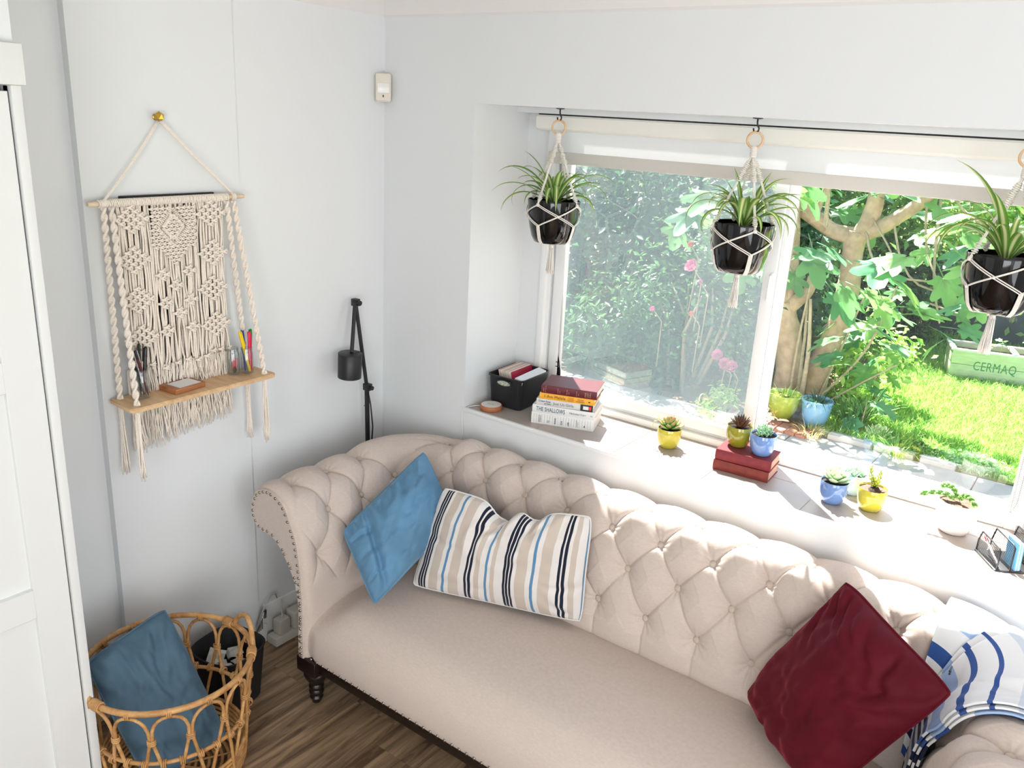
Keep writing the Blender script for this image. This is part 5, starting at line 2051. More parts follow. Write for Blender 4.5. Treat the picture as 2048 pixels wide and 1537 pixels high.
t = small_pot('larger white pot with a trailing bead-leaved sedum near the window end of the sill', (2.148, 0.190, ZW), m_whitepot, r=.056, h=.098, soil=m_soil2)
me = petal_mesh('leaf', .013, .0068, .006, leafsolid('bead_leaf', (92, 152, 66), (176, 212, 130), axis_range=(0, .013)), cup=.1, pointed=True)
for q, pts in enumerate((((-.01, .0, .094), (-.03, -.008, .118), (-.062, -.018, .116), (-.095, -.024, .098)), ((.0, .004, .094), (.004, .0, .122), (.022, -.014, .126), (.040, -.024, .108)),
                         ((-.008, .012, .094), (-.016, .016, .124), (-.032, .016, .132), (-.050, .010, .126)))):
    Q = [Vector(p) for p in pts]
    cv = []
    for k in range(22):
        t_ = k / 21
        cv.append(Q[0] * (1 - t_) ** 3 + Q[1] * 3 * t_ * (1 - t_) ** 2 + Q[2] * 3 * t_ * t_ * (1 - t_) + Q[3] * t_ ** 3)
    MB().tube(cv, .0018, n=6).build('stem', m_stalk, t, angle=None)
    for k in range(1, 22):
        d = (cv[k] - cv[k - 1]).normalized()
        for e_ in range(2):
            o = link_mesh('leaf', me, t)
            rot = d.to_track_quat('Z', 'Y').to_matrix().to_4x4()
            o.matrix_local = Matrix.Translation(cv[k]) @ rot @ Matrix.Rotation(k * GA + e_ * PI, 4, 'Z') @ Matrix.Rotation(-.75, 4, 'Y')

# ---------------------------------------------------------------- mesh desk organiser
m_mesh = M('black_wire_mesh', (30, 30, 34), rough=0.4, spec=0.5)
t = thing('desk_organiser', 'black wire mesh letter organiser at the near end of the windowsill', 'organiser', (2.30, 0.085, ZW), (0, 0, math.radians(-57)))


def mesh_panel(x0, x1, y, h, name='mesh_panel', lean=0.0):
    mb = MB()
    P = lambda x, z_: (x, y + lean * z_, z_)
    mb.tube([P(x0, .004), P(x0, h * .55), P(x0 + .012, h), P(x1 - .012, h), P(x1, h * .92), P(x1, .004)], .0022, n=7)
    for k in range(26):
        x = x0 + (x1 - x0) * (k + .5) / 26
        mb.tube([P(x, .004), P(x, h - .003)], .00055, n=4, cap=False)
    for k in range(14):
        z_ = .006 + (h - .01) * k / 13
        mb.tube([P(x0, z_), P(x1, z_)], .00055, n=4, cap=False)
    return mb.build(name, m_mesh, t, angle=None)


mesh_panel(-.055, .060, -.055, .066)
mesh_panel(-.055, .060, -.020, .078)
mesh_panel(-.055, .060, .035, .090)
MB().rbox(-.056, -.060, 0, .061, .075, .006, r=.002).build('tray', m_mesh, t)
rotm = Matrix.Translation((2.30, 0.085, ZW)) @ Matrix.Rotation(math.radians(-57), 4, 'Z')


def place_in(o, loc, rot=(0, 0, 0)):
    o.matrix_world = rotm @ Matrix.Translation(loc) @ Euler(rot).to_matrix().to_4x4()


o = thing('card_pack', 'light blue and white pack of cards upright in the mesh organiser', 'cards', (0, 0, 0))
place_in(o, (.030, -.002, .006), (0.05, 0, 0))
for k in range(5):
    MB().rbox(-.028, -.006 + k * .003, 0, .028, -.0035 + k * .003, .078, r=.0004, seg=1).build('card', M('card_%s' % 'abcde'[k], (120, 190, 232) if k % 2 == 0 else (240, 242, 244), rough=.5), o)
o = thing('paper_block', 'thick white paper block standing in the organiser beside the black divider', 'paper', (0, 0, 0))
place_in(o, (.010, .053, .006), (-0.12, 0, 0))
MB().rbox(-.050, -.008, 0, .050, .010, .110, r=.001, seg=1).build('sheets', M('bright_paper', (236, 236, 240), rough=.8), o)
MB().rbox(-.051, -.0095, 0, .051, -.008, .100, r=.0004, seg=1).build('backing', M('grey_card', (120, 116, 116), rough=.7), o)
pr = stick('pencil', 'white and red pencil lying slanted in the front slot of the mesh organiser', 'pencil', (2.288, 0.020, ZW + .010), (2.236, 0.105, ZW + .050), .0034, (M('pencil_white', (238, 234, 230), rough=.4), M('pencil_red', (214, 60, 60), rough=.4), m_silver))

# ---------------------------------------------------------------- hanging planters
m_blackglaze = M('black_gloss_glaze', (5, 5, 7), rough=0.06, spec=0.45, coat=0.25)
m_ring = wood_mat('beech_ring', (206, 168, 128), (228, 196, 160), scale=(4, 4, 4), rough=0.45)
m_hang = weave_mat('white_cotton_cord', (240, 234, 226), scale=500, strength=0.5, vary=0.05)
m_hangdark = m_lampblack
m_spider = uv_ramp_mat('spider_plant_leaf', [(0.0, (98, 146, 58)), (0.26, (118, 166, 72)), (0.40, (224, 230, 170)), (0.60, (228, 232, 174)), (0.74, (118, 166, 72)), (1.0, (94, 142, 56))], axis=0, rough=0.35,
                       interp='LINEAR', spec=0.45, sheen=0.0, bump=0.0, trans=0.35)


def spider_leaf(az, el, L, droop, W, twist=0.0, base=(0, 0, 0), seed=0, kink=None):
    n, m = 16, 6
    p = Vector(base)
    P = []
    e = el
    a = az
    V, UVs = [], []
    side_prev = None
    for i in range(n + 1):
        t = i / n
        d = Vector((math.cos(e) * math.cos(a), math.cos(e) * math.sin(a), math.sin(e)))
        side = Vector((-math.sin(a), math.cos(a), 0))
        up = side.cross(d) * -1
        side = (side * math.cos(twist * t) + up * math.sin(twist * t)).normalized()
        up = d.cross(side)
        w = W * 2.15 * (0.55 + 0.9 * t if t < .35 else .865) * (1 - max(0, (t - .45) / .55) ** 1.7) + .0004
        for k in range(m + 1):
            u = k / m * 2 - 1
            V.append(p + side * (u * w * .5) + up * (abs(u) * w * .16))
            UVs.append(((u + 1) / 2, t))
        p = p + d * (L / n)
        e -= droop * (0.35 + 1.5 * t) / n
        a += 0.05 * math.sin(seed + 3 * t) / n
    F = []
    for i in range(n):
        for k in range(m):
            F.append((i * (m + 1) + k, i * (m + 1) + k + 1, (i + 1) * (m + 1) + k + 1, (i + 1) * (m + 1) + k))
    return raw_mesh('leaf', np.array([tuple(q) for q in V]), np.array(F), m_spider, np.array(UVs))


def planter(x, y, phi0, label_h, label_p, label_k, leaves, seed, drop=0.0):
    zr, R, H = 1.722 + drop, 0.093, 0.150
    rnd = random.Random(seed)
    k_ = thing('ceiling_hook', label_k, 'hook', (x, y, ZS))
    MB().lathe([(0, 0), (.015, 0), (.015, -.0022), (.006, -.004), (0, -.004)], 20).build('plate', m_hangdark, k_, angle=50)
    hk = [(0, 0, -.003), (0, 0, -.014), (.002, 0, -.022), (.007, 0, -.029), (.006, 0, -.037), (-.001, 0, -.041), (-.008, 0, -.038), (-.010, 0, -.030)]
    MB().tube(hk, .0026, n=8).build('hook', m_hangdark, k_, angle=None)
    # pot with plant
    pl = thing('potted_spider_plant', label_p, 'potted plant', (x, y, zr - H))
    prof = [(0.0, 0.0), (.056, 0.0), (.064, .003), (.074, .022), (.083, .055), (.0895, .095), (.0925, .135), (.0935, .148), (.0925, .150), (.0905, .149), (.0895, .128), (0.0, .126)]
    MB().lathe(prof, 56).build('pot', m_blackglaze, pl, angle=60)
    soil_mesh(MB(), .0895, .136, n=28, amp=.010).build('soil', m_soil, pl, angle=None)
    for (az, el, L, dr, W) in leaves:
        b0 = (0.012 * math.cos(az), 0.012 * math.sin(az), .138)
        link_mesh('leaf', spider_leaf(az, el, L, dr, W, rnd.uniform(-.4, .4), b0, rnd.uniform(0, 6)), pl)
    # hanger
    hg = thing('macrame_plant_hanger', label_h, 'plant hanger', (x, y, ZS - .04))
    O = (x, y, ZS - .04)
    zc = ZS - .0425 - .0205
    MB().tube([(x + .0225 * math.cos(a) * math.cos(.5), y + .0225 * math.cos(a) * math.sin(.5), zc + .0225 * math.sin(a)) for a in np.linspace(0, 2 * PI, 33)[:-1]], .0036, n=10, closed=True).build('ring', m_ring, hg, org=O, angle=None)
    mb = MB()
    zt = zc - .020
    mb.lathe([(0.0, zt + .004), (.0075, zt + .002), (.0085, zt - .004), (.0082, zt - .026), (.0095, zt - .030), (0.0, zt - .031)], 16, at=(x, y, 0))
    for q in range(7):
        mb.tube([(x + .0086 * math.cos(a), y + .0086 * math.sin(a), zt - .002 - q * .0038) for a in np.linspace(0, 2 * PI, 13)[:-1]], .0019, n=5, closed=True)
    mb.build('gathering_wrap', m_hang, hg, org=O, angle=None)
    z0 = zt - .030
    zU, zM, zL = zr - .014, zr - .050, zr - .086

    def rad_at(z_):
        h = z_ - (zr - H)
        return float(np.interp(h, [0, .003, .022, .055, .095, .135, .15], [.060, .066, .076, .0855, .092, .0955, .097]))
    for j in range(4):
        a = phi0 + j * PI / 2
        U = Vector((x + rad_at(zU) * 1.015 * math.cos(a), y + rad_at(zU) * 1.015 * math.sin(a), zU))
        top = Vector((x + .005 * math.cos(a), y + .005 * math.sin(a), z0))
        rope = MB()
        d = U - top
        a1 = d.normalized().orthogonal().normalized()
        a2 = d.normalized().cross(a1)
        for s_ in (0, 2.1, 4.2):
            rope.tube([top + d * t + (a1 * math.cos(s_ + t * 9) + a2 * math.sin(s_ + t * 9)) * .0021 for t in np.linspace(0, 1, 24)], .0021, n=5)
        for (ta, tb) in ((.06, .34), (.80, .95)):
            nk = int((tb - ta) * d.length / .0052)
            for q in range(nk):
                t = ta + (tb - ta) * (q + .5) / nk
                c = top + d * t
                an = t * 32
                u_ = a1 * math.cos(an) + a2 * math.sin(an)
                w_ = a1 * -math.sin(an) + a2 * math.cos(an)
                rope.tube([c + (u_ * math.cos(b) * .0072 + w_ * math.sin(b) * .0044) for b in np.linspace(0, 2 * PI, 9)[:-1]], .0020, n=5, closed=True)
        rope.ball(U, .0066, 8, 6)
        rope.build('twisted_cord', m_hang, hg, org=O, angle=None)
    net = MB()

    def along(a0, za, a1_, zb, off):
        pts = []
        for t in np.linspace(0, 1, 7):
            a = a0 + (a1_ - a0) * t
            z_ = za + (zb - za) * t
            r = rad_at(z_) + .0022
            pts.append(Vector((x + r * math.cos(a + off / r), y + r * math.sin(a + off / r), z_ + abs(off) * (1 if off > 0 else -1))))
        return pts
    for j in range(4):
        a = phi0 + j * PI / 2
        for sg in (-1, 1):
            for off in (-.0019, .0019):
                net.tube(along(a, zU, a + sg * PI / 4, zM, off), .0017, n=5)
                net.tube(along(a + sg * PI / 4, zM, a, zL, off), .0017, n=5)
        for off in (-.0052, -.0017, .0017, .0052):
            pts = []
            for t in np.linspace(0, 1, 7):
                z_ = zL + (zr - H - zL) * t
                r = rad_at(z_) + .0022
                pts.append((x + r * math.cos(a + off / r), y + r * math.sin(a + off / r), z_))
            pts.append((x + .03 * math.cos(a), y + .03 * math.sin(a), zr - H - .004))
            pts.append((x + .004 * math.cos(a), y + .004 * math.sin(a), zr - H - .008))
            net.tube(pts, .0017, n=5)
        for an, z_ in ((a, zL), (a + PI / 4, zM)):
            r = rad_at(z_) + .003
            net.ball((x + r * math.cos(an), y + r * math.sin(an), z_), .0046, 7, 5)
    net.build('net', m_hang, hg, org=O, angle=None)
    ts = MB()
    zb = zr - H - .008
    ts.lathe([(0, zb + .004), (.007, zb + .002), (.0085, zb - .006), (.0075, zb - .012), (0, zb - .013)], 12, at=(x, y, 0))
    for q in range(46):
        a = q * GA
        rr_ = .0075 * math.sqrt(q / 46)
        sp_ = 1.0 + rnd.uniform(.6, 1.4)
        ph = rnd.uniform(0, 6)
        ts.tube([(x + rr_ * math.cos(a) * (1 + (sp_ - 1) * t) + .0015 * math.sin(4 * t + ph) * t, y + rr_ * math.sin(a) * (1 + (sp_ - 1) * t) + .0015 * math.cos(4 * t + ph) * t, zb - .006 - (.098 + rnd.uniform(-.008, .006)) * t)
                 for t in np.linspace(0, 1, 6)], .0013, n=4)
    ts.build('tassel', m_hang, hg, org=O, angle=None)


def leaf_set(seed, n, extra):
    rnd = random.Random(seed)
    L = []
    for i in range(n):
        az = i * GA + rnd.uniform(-.3, .3)
        L.append((az, rnd.uniform(.80, 1.40), rnd.uniform(.14, .25), rnd.uniform(1.4, 3.0), rnd.uniform(.009, .0135)))
    return L + extra


# camera-right is about (0.81, 0.58) in plan, towards the camera about (0.58, -0.81)
AR, AT = 0.62, -0.95
R180 = AR + PI
planter(0.722, 0.12, AT - PI / 4 + .15, 'macrame hanger holding the planter nearest the left window reveal', 'black glossy pot with a spider plant hanging at the left of the window', 'black ceiling hook above the left hanging planter',
        leaf_set(21, 15, [(R180, 1.15, .25, 1.9, .014), (R180 + .2, 1.35, .21, .9, .016), (AR, 1.05, .26, 2.1, .015), (R180 - .1, .95, .21, .9, .012), (AR + .2, .85, .22, 1.7, .012), (R180, .70, .24, 1.6, .010), (R180 + .3, .55, .22, 2.0, .009),
                          (AT - .25, 1.2, .16, 3.4, .015), (AR - .3, .6, .17, 2.3, .013), (AR, 1.2, .14, .5, .013), (AR + .1, .45, .16, .5, .011)]), 1)
planter(1.420, 0.12, AT + .12, 'macrame hanger holding the middle planter in front of the window', 'black glossy pot with a bushy spider plant hanging at the middle of the window', 'black ceiling hook above the middle hanging planter',
        leaf_set(35, 20, [(R180 - .2, 1.0, .24, 3.0, .014), (R180 + .3, .9, .2, 3.2, .012), (AT - .35, 1.3, .25, 3.6, .016), (AR, 1.25, .24, 2.7, .014), (AR + .2, 1.0, .21, 2.5, .013), (AR - .4, .8, .22, 3.1, .014), (AR, .75, .22, 1.6, .012),
                          (R180, 1.35, .16, .6, .014), (R180 + .1, 1.45, .18, .3, .015), (AR + .5, 1.3, .18, .4, .013), (R180 - .4, 1.2, .22, 2.6, .013)]), 2)
planter(2.130, 0.12, AT + .10, 'macrame hanger holding the planter at the right edge of the view', 'black glossy pot with a tall spider plant hanging at the right edge of the window', 'black ceiling hook above the right-hand hanging planter',
        leaf_set(52, 14, [(R180 - .1, 1.35, .30, 1.0, .017), (R180, 1.1, .30, 2.6, .013), (R180 + .2, 1.05, .28, 3.0, .013), (R180 - .3, .95, .26, 2.8, .012), (R180 + .5, 1.3, .2, .7, .014), (AR, 1.2, .25, 2.4, .014)]), 3, drop=0.0)
# ================================================================ garden
G = -0.10
m_earth = M('garden_earth', (112, 92, 70), rough=1.0, vary=0.35, vscale=6, bump=0.5, bscale=30)
m_slab = M('pale_paving', (168, 164, 156), rough=0.85, vary=0.12, vscale=5, bump=0.3, bscale=40)
m_turf = M('turf_soil', (120, 144, 70), rough=1.0, vary=0.35, vscale=4)
m_blade = leaf_mat('grass_blade', (92, 146, 66), (172, 210, 124), rough=0.6, trans=0.45)
m_fig = leaf_mat('fig_leaf', (66, 128, 66), (96, 156, 76), rough=0.42, trans=0.42)
m_bark = M('grey_brown_bark', (172, 150, 122), rough=0.9, vary=0.25, vscale=14, bump=0.6, bscale=40, bdist=0.01)
m_twig = M('twig_bark', (170, 154, 126), rough=0.9, vary=0.2, vscale=30)
m_hedge = leaf_mat('hedge_leaf', (60, 112, 58), (140, 184, 96), rough=0.4, trans=0.4)
m_hedge2 = leaf_mat('light_shrub_leaf', (100, 156, 72), (200, 224, 140), rough=0.4, trans=0.45)
m_dark = leaf_mat('dark_shrub_leaf', (30, 66, 48), (74, 120, 82), rough=0.4, trans=0.3)
m_rose_leaf = leaf_mat('rose_leaf', (44, 84, 52), (96, 142, 86), rough=0.4, trans=0.35)

gr = struct('ground', MB().box(-30, 0.45, -0.6, 30, 40, G - 0.02), m_earth)
pv = struct('patio', MB().box(-4, 0.46, -0.4, 5, 3.5, G - 0.012), m_earth)
SLW = 0.60
for i in range(-6, 8):
    for j in range(3):
        x0, y0 = i * SLW + 0.1, 1.75 + j * SLW
        dz = random.uniform(-.003, .003)
        MB().rbox(x0 + .004, y0 + .004, G - .05, x0 + SLW - .004, y0 + SLW - .004, G + dz, r=0.004, seg=1).build('paving_slab', m_slab, pv, smooth=False)
lawn_base = struct('lawn', MB().box(0.75, 3.62, -0.3, 9, 14, G - 0.005), m_turf)


def foliage_mesh(name, C, L, Wd, mat, up=0.4, outward=None, seed=0, fold=0.25):
    """leaf blades as small folded diamonds; C: centres (n,3), L: lengths (n,), Wd: width ratio"""
    rng = np.random.default_rng(seed)
    n = len(C)
    d = rng.normal(size=(n, 3))
    d /= np.linalg.norm(d, axis=1, keepdims=True)
    nr = rng.normal(size=(n, 3)) * 0.7
    nr[:, 2] += up * 2
    if outward is not None:
        nr += outward * 0.8
    nr /= np.linalg.norm(nr, axis=1, keepdims=True)
    d = d - nr * (d * nr).sum(1, keepdims=True)
    d /= np.maximum(np.linalg.norm(d, axis=1, keepdims=True), 1e-6)
    s = np.cross(nr, d)
    L = np.asarray(L)[:, None]
    b = C - d * L * .5
    t = C + d * L * .5 - nr * L * .10
    m = C + d * L * 0.02
    l = m + s * L * Wd * .5 + nr * L * fold * .3
    r = m - s * L * Wd * .5 + nr * L * fold * .3
    V = np.stack([b, l, t, r], 1).reshape(-1, 3)
    k = np.arange(n) * 4
    F = np.concatenate([np.stack([k, k + 3, k + 2], -1), np.stack([k, k + 2, k + 1], -1)])
    return raw_mesh(name, V, F, mat, smooth=False)


def clump_points(c, rad, n, clumps, seed, shell=0.55, spread=0.22):
    rng = np.random.default_rng(seed)
    u = rng.normal(size=(clumps, 3))
    u /= np.linalg.norm(u, axis=1, keepdims=True)
    rr = shell + (1 - shell) * rng.random((clumps, 1)) ** .6
    cc = u * rr
    pick = rng.integers(0, clumps, n)
    p = cc[pick] + rng.normal(size=(n, 3)) * spread * rng.random((n, 1)) ** .3
    out = p / np.maximum(np.linalg.norm(p, axis=1, keepdims=True), 1e-6)
    P = p * np.array(rad) + np.array(c)
    keep = P[:, 2] > G + 0.02
    return P[keep], out[keep]


def shrub(name, label, c, rad, n, L, mat, seed, clumps=40, Wd=0.5, stems=5, up=0.4, cat='shrub', group=None):
    base = (c[0], c[1], G)
    t = thing(name, label, cat, base, group=group)
    P, out = clump_points((0, 0, c[2] - G), rad, n, clumps, seed)
    P[:, 2] = np.where(P[:, 2] < 0.02, np.abs(P[:, 2]) + .02, P[:, 2])
    rng = np.random.default_rng(seed + 1)
    f = link_mesh('foliage', foliage_mesh('foliage', P, rng.uniform(.7, 1.3, len(P)) * L, Wd, mat, up, out, seed), t)
    f['kind'] = 'stuff'
    rnd = random.Random(seed)
    for k in range(stems):
        a = rnd.uniform(0, 6.28)
        e = Vector((rad[0] * .6 * math.cos(a), rad[1] * .6 * math.sin(a), c[2] - G + rad[2] * .3))
        s0 = Vector((.12 * math.cos(a), .12 * math.sin(a), -.02))
        mid = s0.lerp(e, .5) + Vector((rnd.uniform(-.1, .1), rnd.uniform(-.1, .1), .1))
        MB().tube([s0, mid, e], [.018, .013, .006], n=6).build('stem', m_twig, t, angle=None)
    return t


# lawn blades: denser near the window
def blades(n, x0, x1, y0, y1, h0, h1, seed):
    rng = np.random.default_rng(seed)
    x = rng.uniform(x0, x1, n)
    y = rng.uniform(y0, y1, n)
    h = rng.uniform(h0, h1, n)
    a = rng.uniform(0, 2 * PI, n)
    lean = rng.normal(size=(n, 2)) * 0.45
    w = rng.uniform(.0020, .0042, n) * (1 + (y - 3.6) * .12)
    z0 = np.full(n, G - .008)
    b0 = np.stack([x - np.cos(a) * w, y - np.sin(a) * w, z0], -1)
    b1 = np.stack([x + np.cos(a) * w, y + np.sin(a) * w, z0], -1)
    m0 = np.stack([x - np.cos(a) * w * .8 + lean[:, 0] * h * .35, y - np.sin(a) * w * .8 + lean[:, 1] * h * .35, z0 + h * .6], -1)
    m1 = np.stack([x + np.cos(a) * w * .8 + lean[:, 0] * h * .35, y + np.sin(a) * w * .8 + lean[:, 1] * h * .35, z0 + h * .6], -1)
    t = np.stack([x + lean[:, 0] * h, y + lean[:, 1] * h, z0 + h * .95], -1)
    V = np.stack([b0, b1, m1, m0, t], 1).reshape(-1, 3)
    k = np.arange(n) * 5
    F = np.concatenate([np.stack([k, k + 1, k + 2], -1), np.stack([k, k + 2, k + 3], -1), np.stack([k + 3, k + 2, k + 4], -1)])
    return V, F


V1, F1 = blades(60000, 0.75, 4.2, 3.60, 6.0, .03, .085, 3)
V2, F2 = blades(26000, 0.2, 5.0, 6.0, 7.85, .04, .09, 4)
o = link_mesh('lawn_grass', raw_mesh('lawn_grass', np.concatenate([V1, V2]), np.concatenate([F1, F2 + len(V1)]), m_blade, smooth=False))
tag(o, 'sunlit green lawn grass growing beyond the patio', 'grass', kind='stuff')

# ---------------------------------------------------------------- background planting
shrub('hedge_shrub', 'tall light green sunlit shrub across the lawn behind the fig branches', (0.75, 8.6, 1.3), (1.3, .8, 1.9), 11000, .10, m_hedge2, 11, 70, group=None)
shrub('hedge_shrub', 'tall mid green shrub at the far end of the lawn behind the planter crate', (2.9, 8.9, 1.4), (1.5, .8, 1.9), 10000, .10, m_hedge, 12, 70)
shrub('hedge_shrub', 'dense dark shrub behind the fig trunk at the back of the bed', (-0.75, 7.4, 1.0), (1.3, .9, 1.9), 11000, .11, m_hedge, 13, 60)
shrub('hedge_shrub', 'low dark rounded bush at the far lawn edge beneath the sunlit shrub', (0.35, 7.25, .32), (.75, .4, .55), 5000, .07, m_dark, 14, 40)
shrub('dark_shrub', 'broad dark shrub filling the left pane behind the roses', (-1.3, 5.2, .6), (1.25, .8, 1.5), 12000, .10, m_dark, 15, 70)
shrub('dark_shrub', 'dark shrub between the rose bush and the fig trunk', (-0.35, 5.1, .55), (.62, .5, 1.4), 8000, .10, m_dark, 16, 50)
shrub('dark_shrub', 'tall dark shrub at the far left edge of the window view', (-3.0, 6.2, .9), (1.5, .9, 2.1), 9000, .11, m_dark, 17, 60)
shrub('light_shrub', 'pale feathery shrub low at the left of the rose bush', (-1.02, 4.05, .15), (.55, .45, .55), 5200, .085, m_rose_leaf, 18, 40, Wd=.35)
shrub('hedge_shrub', 'very tall leafy hedge tree rising behind everything at the left', (-2.2, 9.6, 2.0), (2.6, .9, 2.8), 12000, .13, m_hedge, 19, 90)
shrub('hedge_shrub', 'very tall leafy hedge tree rising behind the lawn', (2.2, 10.6, 2.3), (3.2, .9, 2.9), 14000, .13, m_hedge, 20, 90)
shrub('light_shrub', 'small leafy shoots among the stems right of the fig trunk', (0.86, 4.7, .12), (.34, .3, .42), 900, .075, m_hedge2, 22, 24, stems=3)

# rose bush
rb = shrub('rose_bush', 'rose bush with pink blooms close outside the left window pane', (-0.42, 3.95, .40), (.62, .35, 1.05), 3000, .060, m_rose_leaf, 25, 46, stems=7, cat='rose bush')
m_petal = M('pink_petal', (236, 150, 186), rough=0.6, vary=.12, vscale=60)
m_petal2 = M('peach_petal', (240, 150, 110), rough=0.6)
bmr = MB()
for ring, (cnt, rad_, el, s_) in enumerate(((5, .006, 1.3, .6), (7, .012, 1.0, .8), (9, .018, .65, 1.0), (9, .022, .30, 1.1))):
    for k in range(cnt):
        a = 2 * PI * k / cnt + ring * .5
        mt = Matrix.Rotation(a, 4, 'Z') @ Matrix.Translation((rad_ * .5, 0, 0)) @ Matrix.Rotation(-el, 4, 'Y') @ Matrix.Diagonal((s_, s_, s_, 1))
        rows = []
        for i in range(4):
            t_ = i / 3
            rows.append([mt @ Vector((.034 * t_, (j / 3 - .5) * .040 * math.sin(PI * (t_ * .75 + .15)), .010 * t_ * t_ + .007 * ((j / 3 - .5) * 2) ** 2)) for j in range(4)])
        bmr.grid(rows)
rose_me = bmr.mesh('bloom', m_petal, True, None)
rose_me2 = rose_me.copy()
rose_me2.materials.clear()
rose_me2.materials.append(m_petal2)
for p, s_, me_ in (((-.096, 3.2, 1.02), 1.2, rose_me), ((.172, 3.2, .425), 1.0, rose_me), ((.228, 3.2, .375), 1.1, rose_me), ((.282, 3.2, .352), 1.15, rose_me), ((-.379, 3.2, .667), .5, rose_me), ((-.067, 3.2, .69), .5, rose_me2),
                   ((-.16, 3.25, 1.17), .55, rose_me2), ((-.03, 3.2, .93), .4, rose_me)):
    o = link_mesh('bloom', me_, rb, loc=(p[0] + .42, p[1] - 3.95, p[2] - G))
    o.scale = (s_,) * 3
    o.scale = (s_, s_, s_ * 1.5)
    o.rotation_euler = (random.uniform(.8, 1.2), random.uniform(-.3, .3), random.uniform(-.5, .5))
    MB().tube([(p[0] + .42, p[1] - 3.95, p[2] - G), (p[0] + .41, p[1] - 3.95 + .18, p[2] - G - .12), (p[0] + .30, -.35, max(.05, p[2] - G - .55))], [.003, .004, .005], n=5).build('flower_stem', m_twig, rb, angle=None)

# ---------------------------------------------------------------- fig tree
fig = thing('fig_tree', 'old pollarded fig tree with broad lobed leaves at the edge of the lawn', 'tree', (0.40, 4.25, G))
FO = (0.40, 4.25, G)


def limb(name, pts, radii, n=12, mat=None, sub=6):
    P = [Vector(p) for p in pts]
    out, R = [], []
    for i in range(len(P) - 1):
        p0, p1, p2, p3 = P[max(i - 1, 0)], P[i], P[i + 1], P[min(i + 2, len(P) - 1)]
        for k in range(sub):
            t = k / sub
            out.append(0.5 * ((2 * p1) + (p2 - p0) * t + (2 * p0 - 5 * p1 + 4 * p2 - p3) * t * t + (3 * p1 - p0 - 3 * p2 + p3) * t ** 3))
            R.append(radii[i] + (radii[i + 1] - radii[i]) * t)
    out.append(P[-1])
    R.append(radii[-1])
    mb = MB().tube(out, R, n=n)
    mb.v = [tuple(Vector(v) + Vector((noise.noise(Vector(v) * 9), noise.noise(Vector(v) * 9 + Vector((5, 0, 0))), 0)) * (0.012 if R[0] > .05 else 0.003)) for v in mb.v]
    return mb.build(name, mat or m_bark, fig, org=FO, angle=None)


limb('trunk', [(.40, 4.20, G - .05), (.385, 4.20, .12), (.34, 4.20, .38), (.285, 4.20, .58), (.27, 4.20, .70)], [.135, .112, .100, .092, .080], 16)
limb('branch', [(.275, 4.20, .66), (.22, 4.2, .78), (.175, 4.19, .90)], [.062, .05, .042])
limb('branch', [(.285, 4.20, .66), (.27, 4.24, .86), (.25, 4.3, 1.05), (.16, 4.4, 1.42), (.02, 4.5, 1.9)], [.05, .036, .034, .04, .03])
limb('branch', [(.295, 4.20, .64), (.37, 4.2, .74), (.42, 4.22, .80), (.44, 4.22, .92)], [.066, .052, .042, .036])
limb('trunk', [(.52, 4.38, G - .05), (.56, 4.38, .2), (.64, 4.40, .55), (.66, 4.42, .80), (.64, 4.46, 1.12), (.66, 4.46, 1.28)], [.115, .095, .082, .085, .075, .09], 14)
limb('branch', [(.65, 4.46, 1.24), (.46, 4.48, 1.26), (.26, 4.5, 1.36), (.02, 4.55, 1.48), (-.3, 4.6, 1.75)], [.07, .06, .062, .06, .05])
limb('branch', [(.66, 4.46, 1.24), (.73, 4.44, 1.38), (.745, 4.44, 1.62), (.76, 4.45, 2.2)], [.075, .068, .060, .05])
limb('branch', [(.68, 4.46, 1.25), (.83, 4.42, 1.34), (.98, 4.4, 1.46), (1.12, 4.4, 1.60), (1.4, 4.4, 1.9)], [.062, .055, .048, .046, .03])
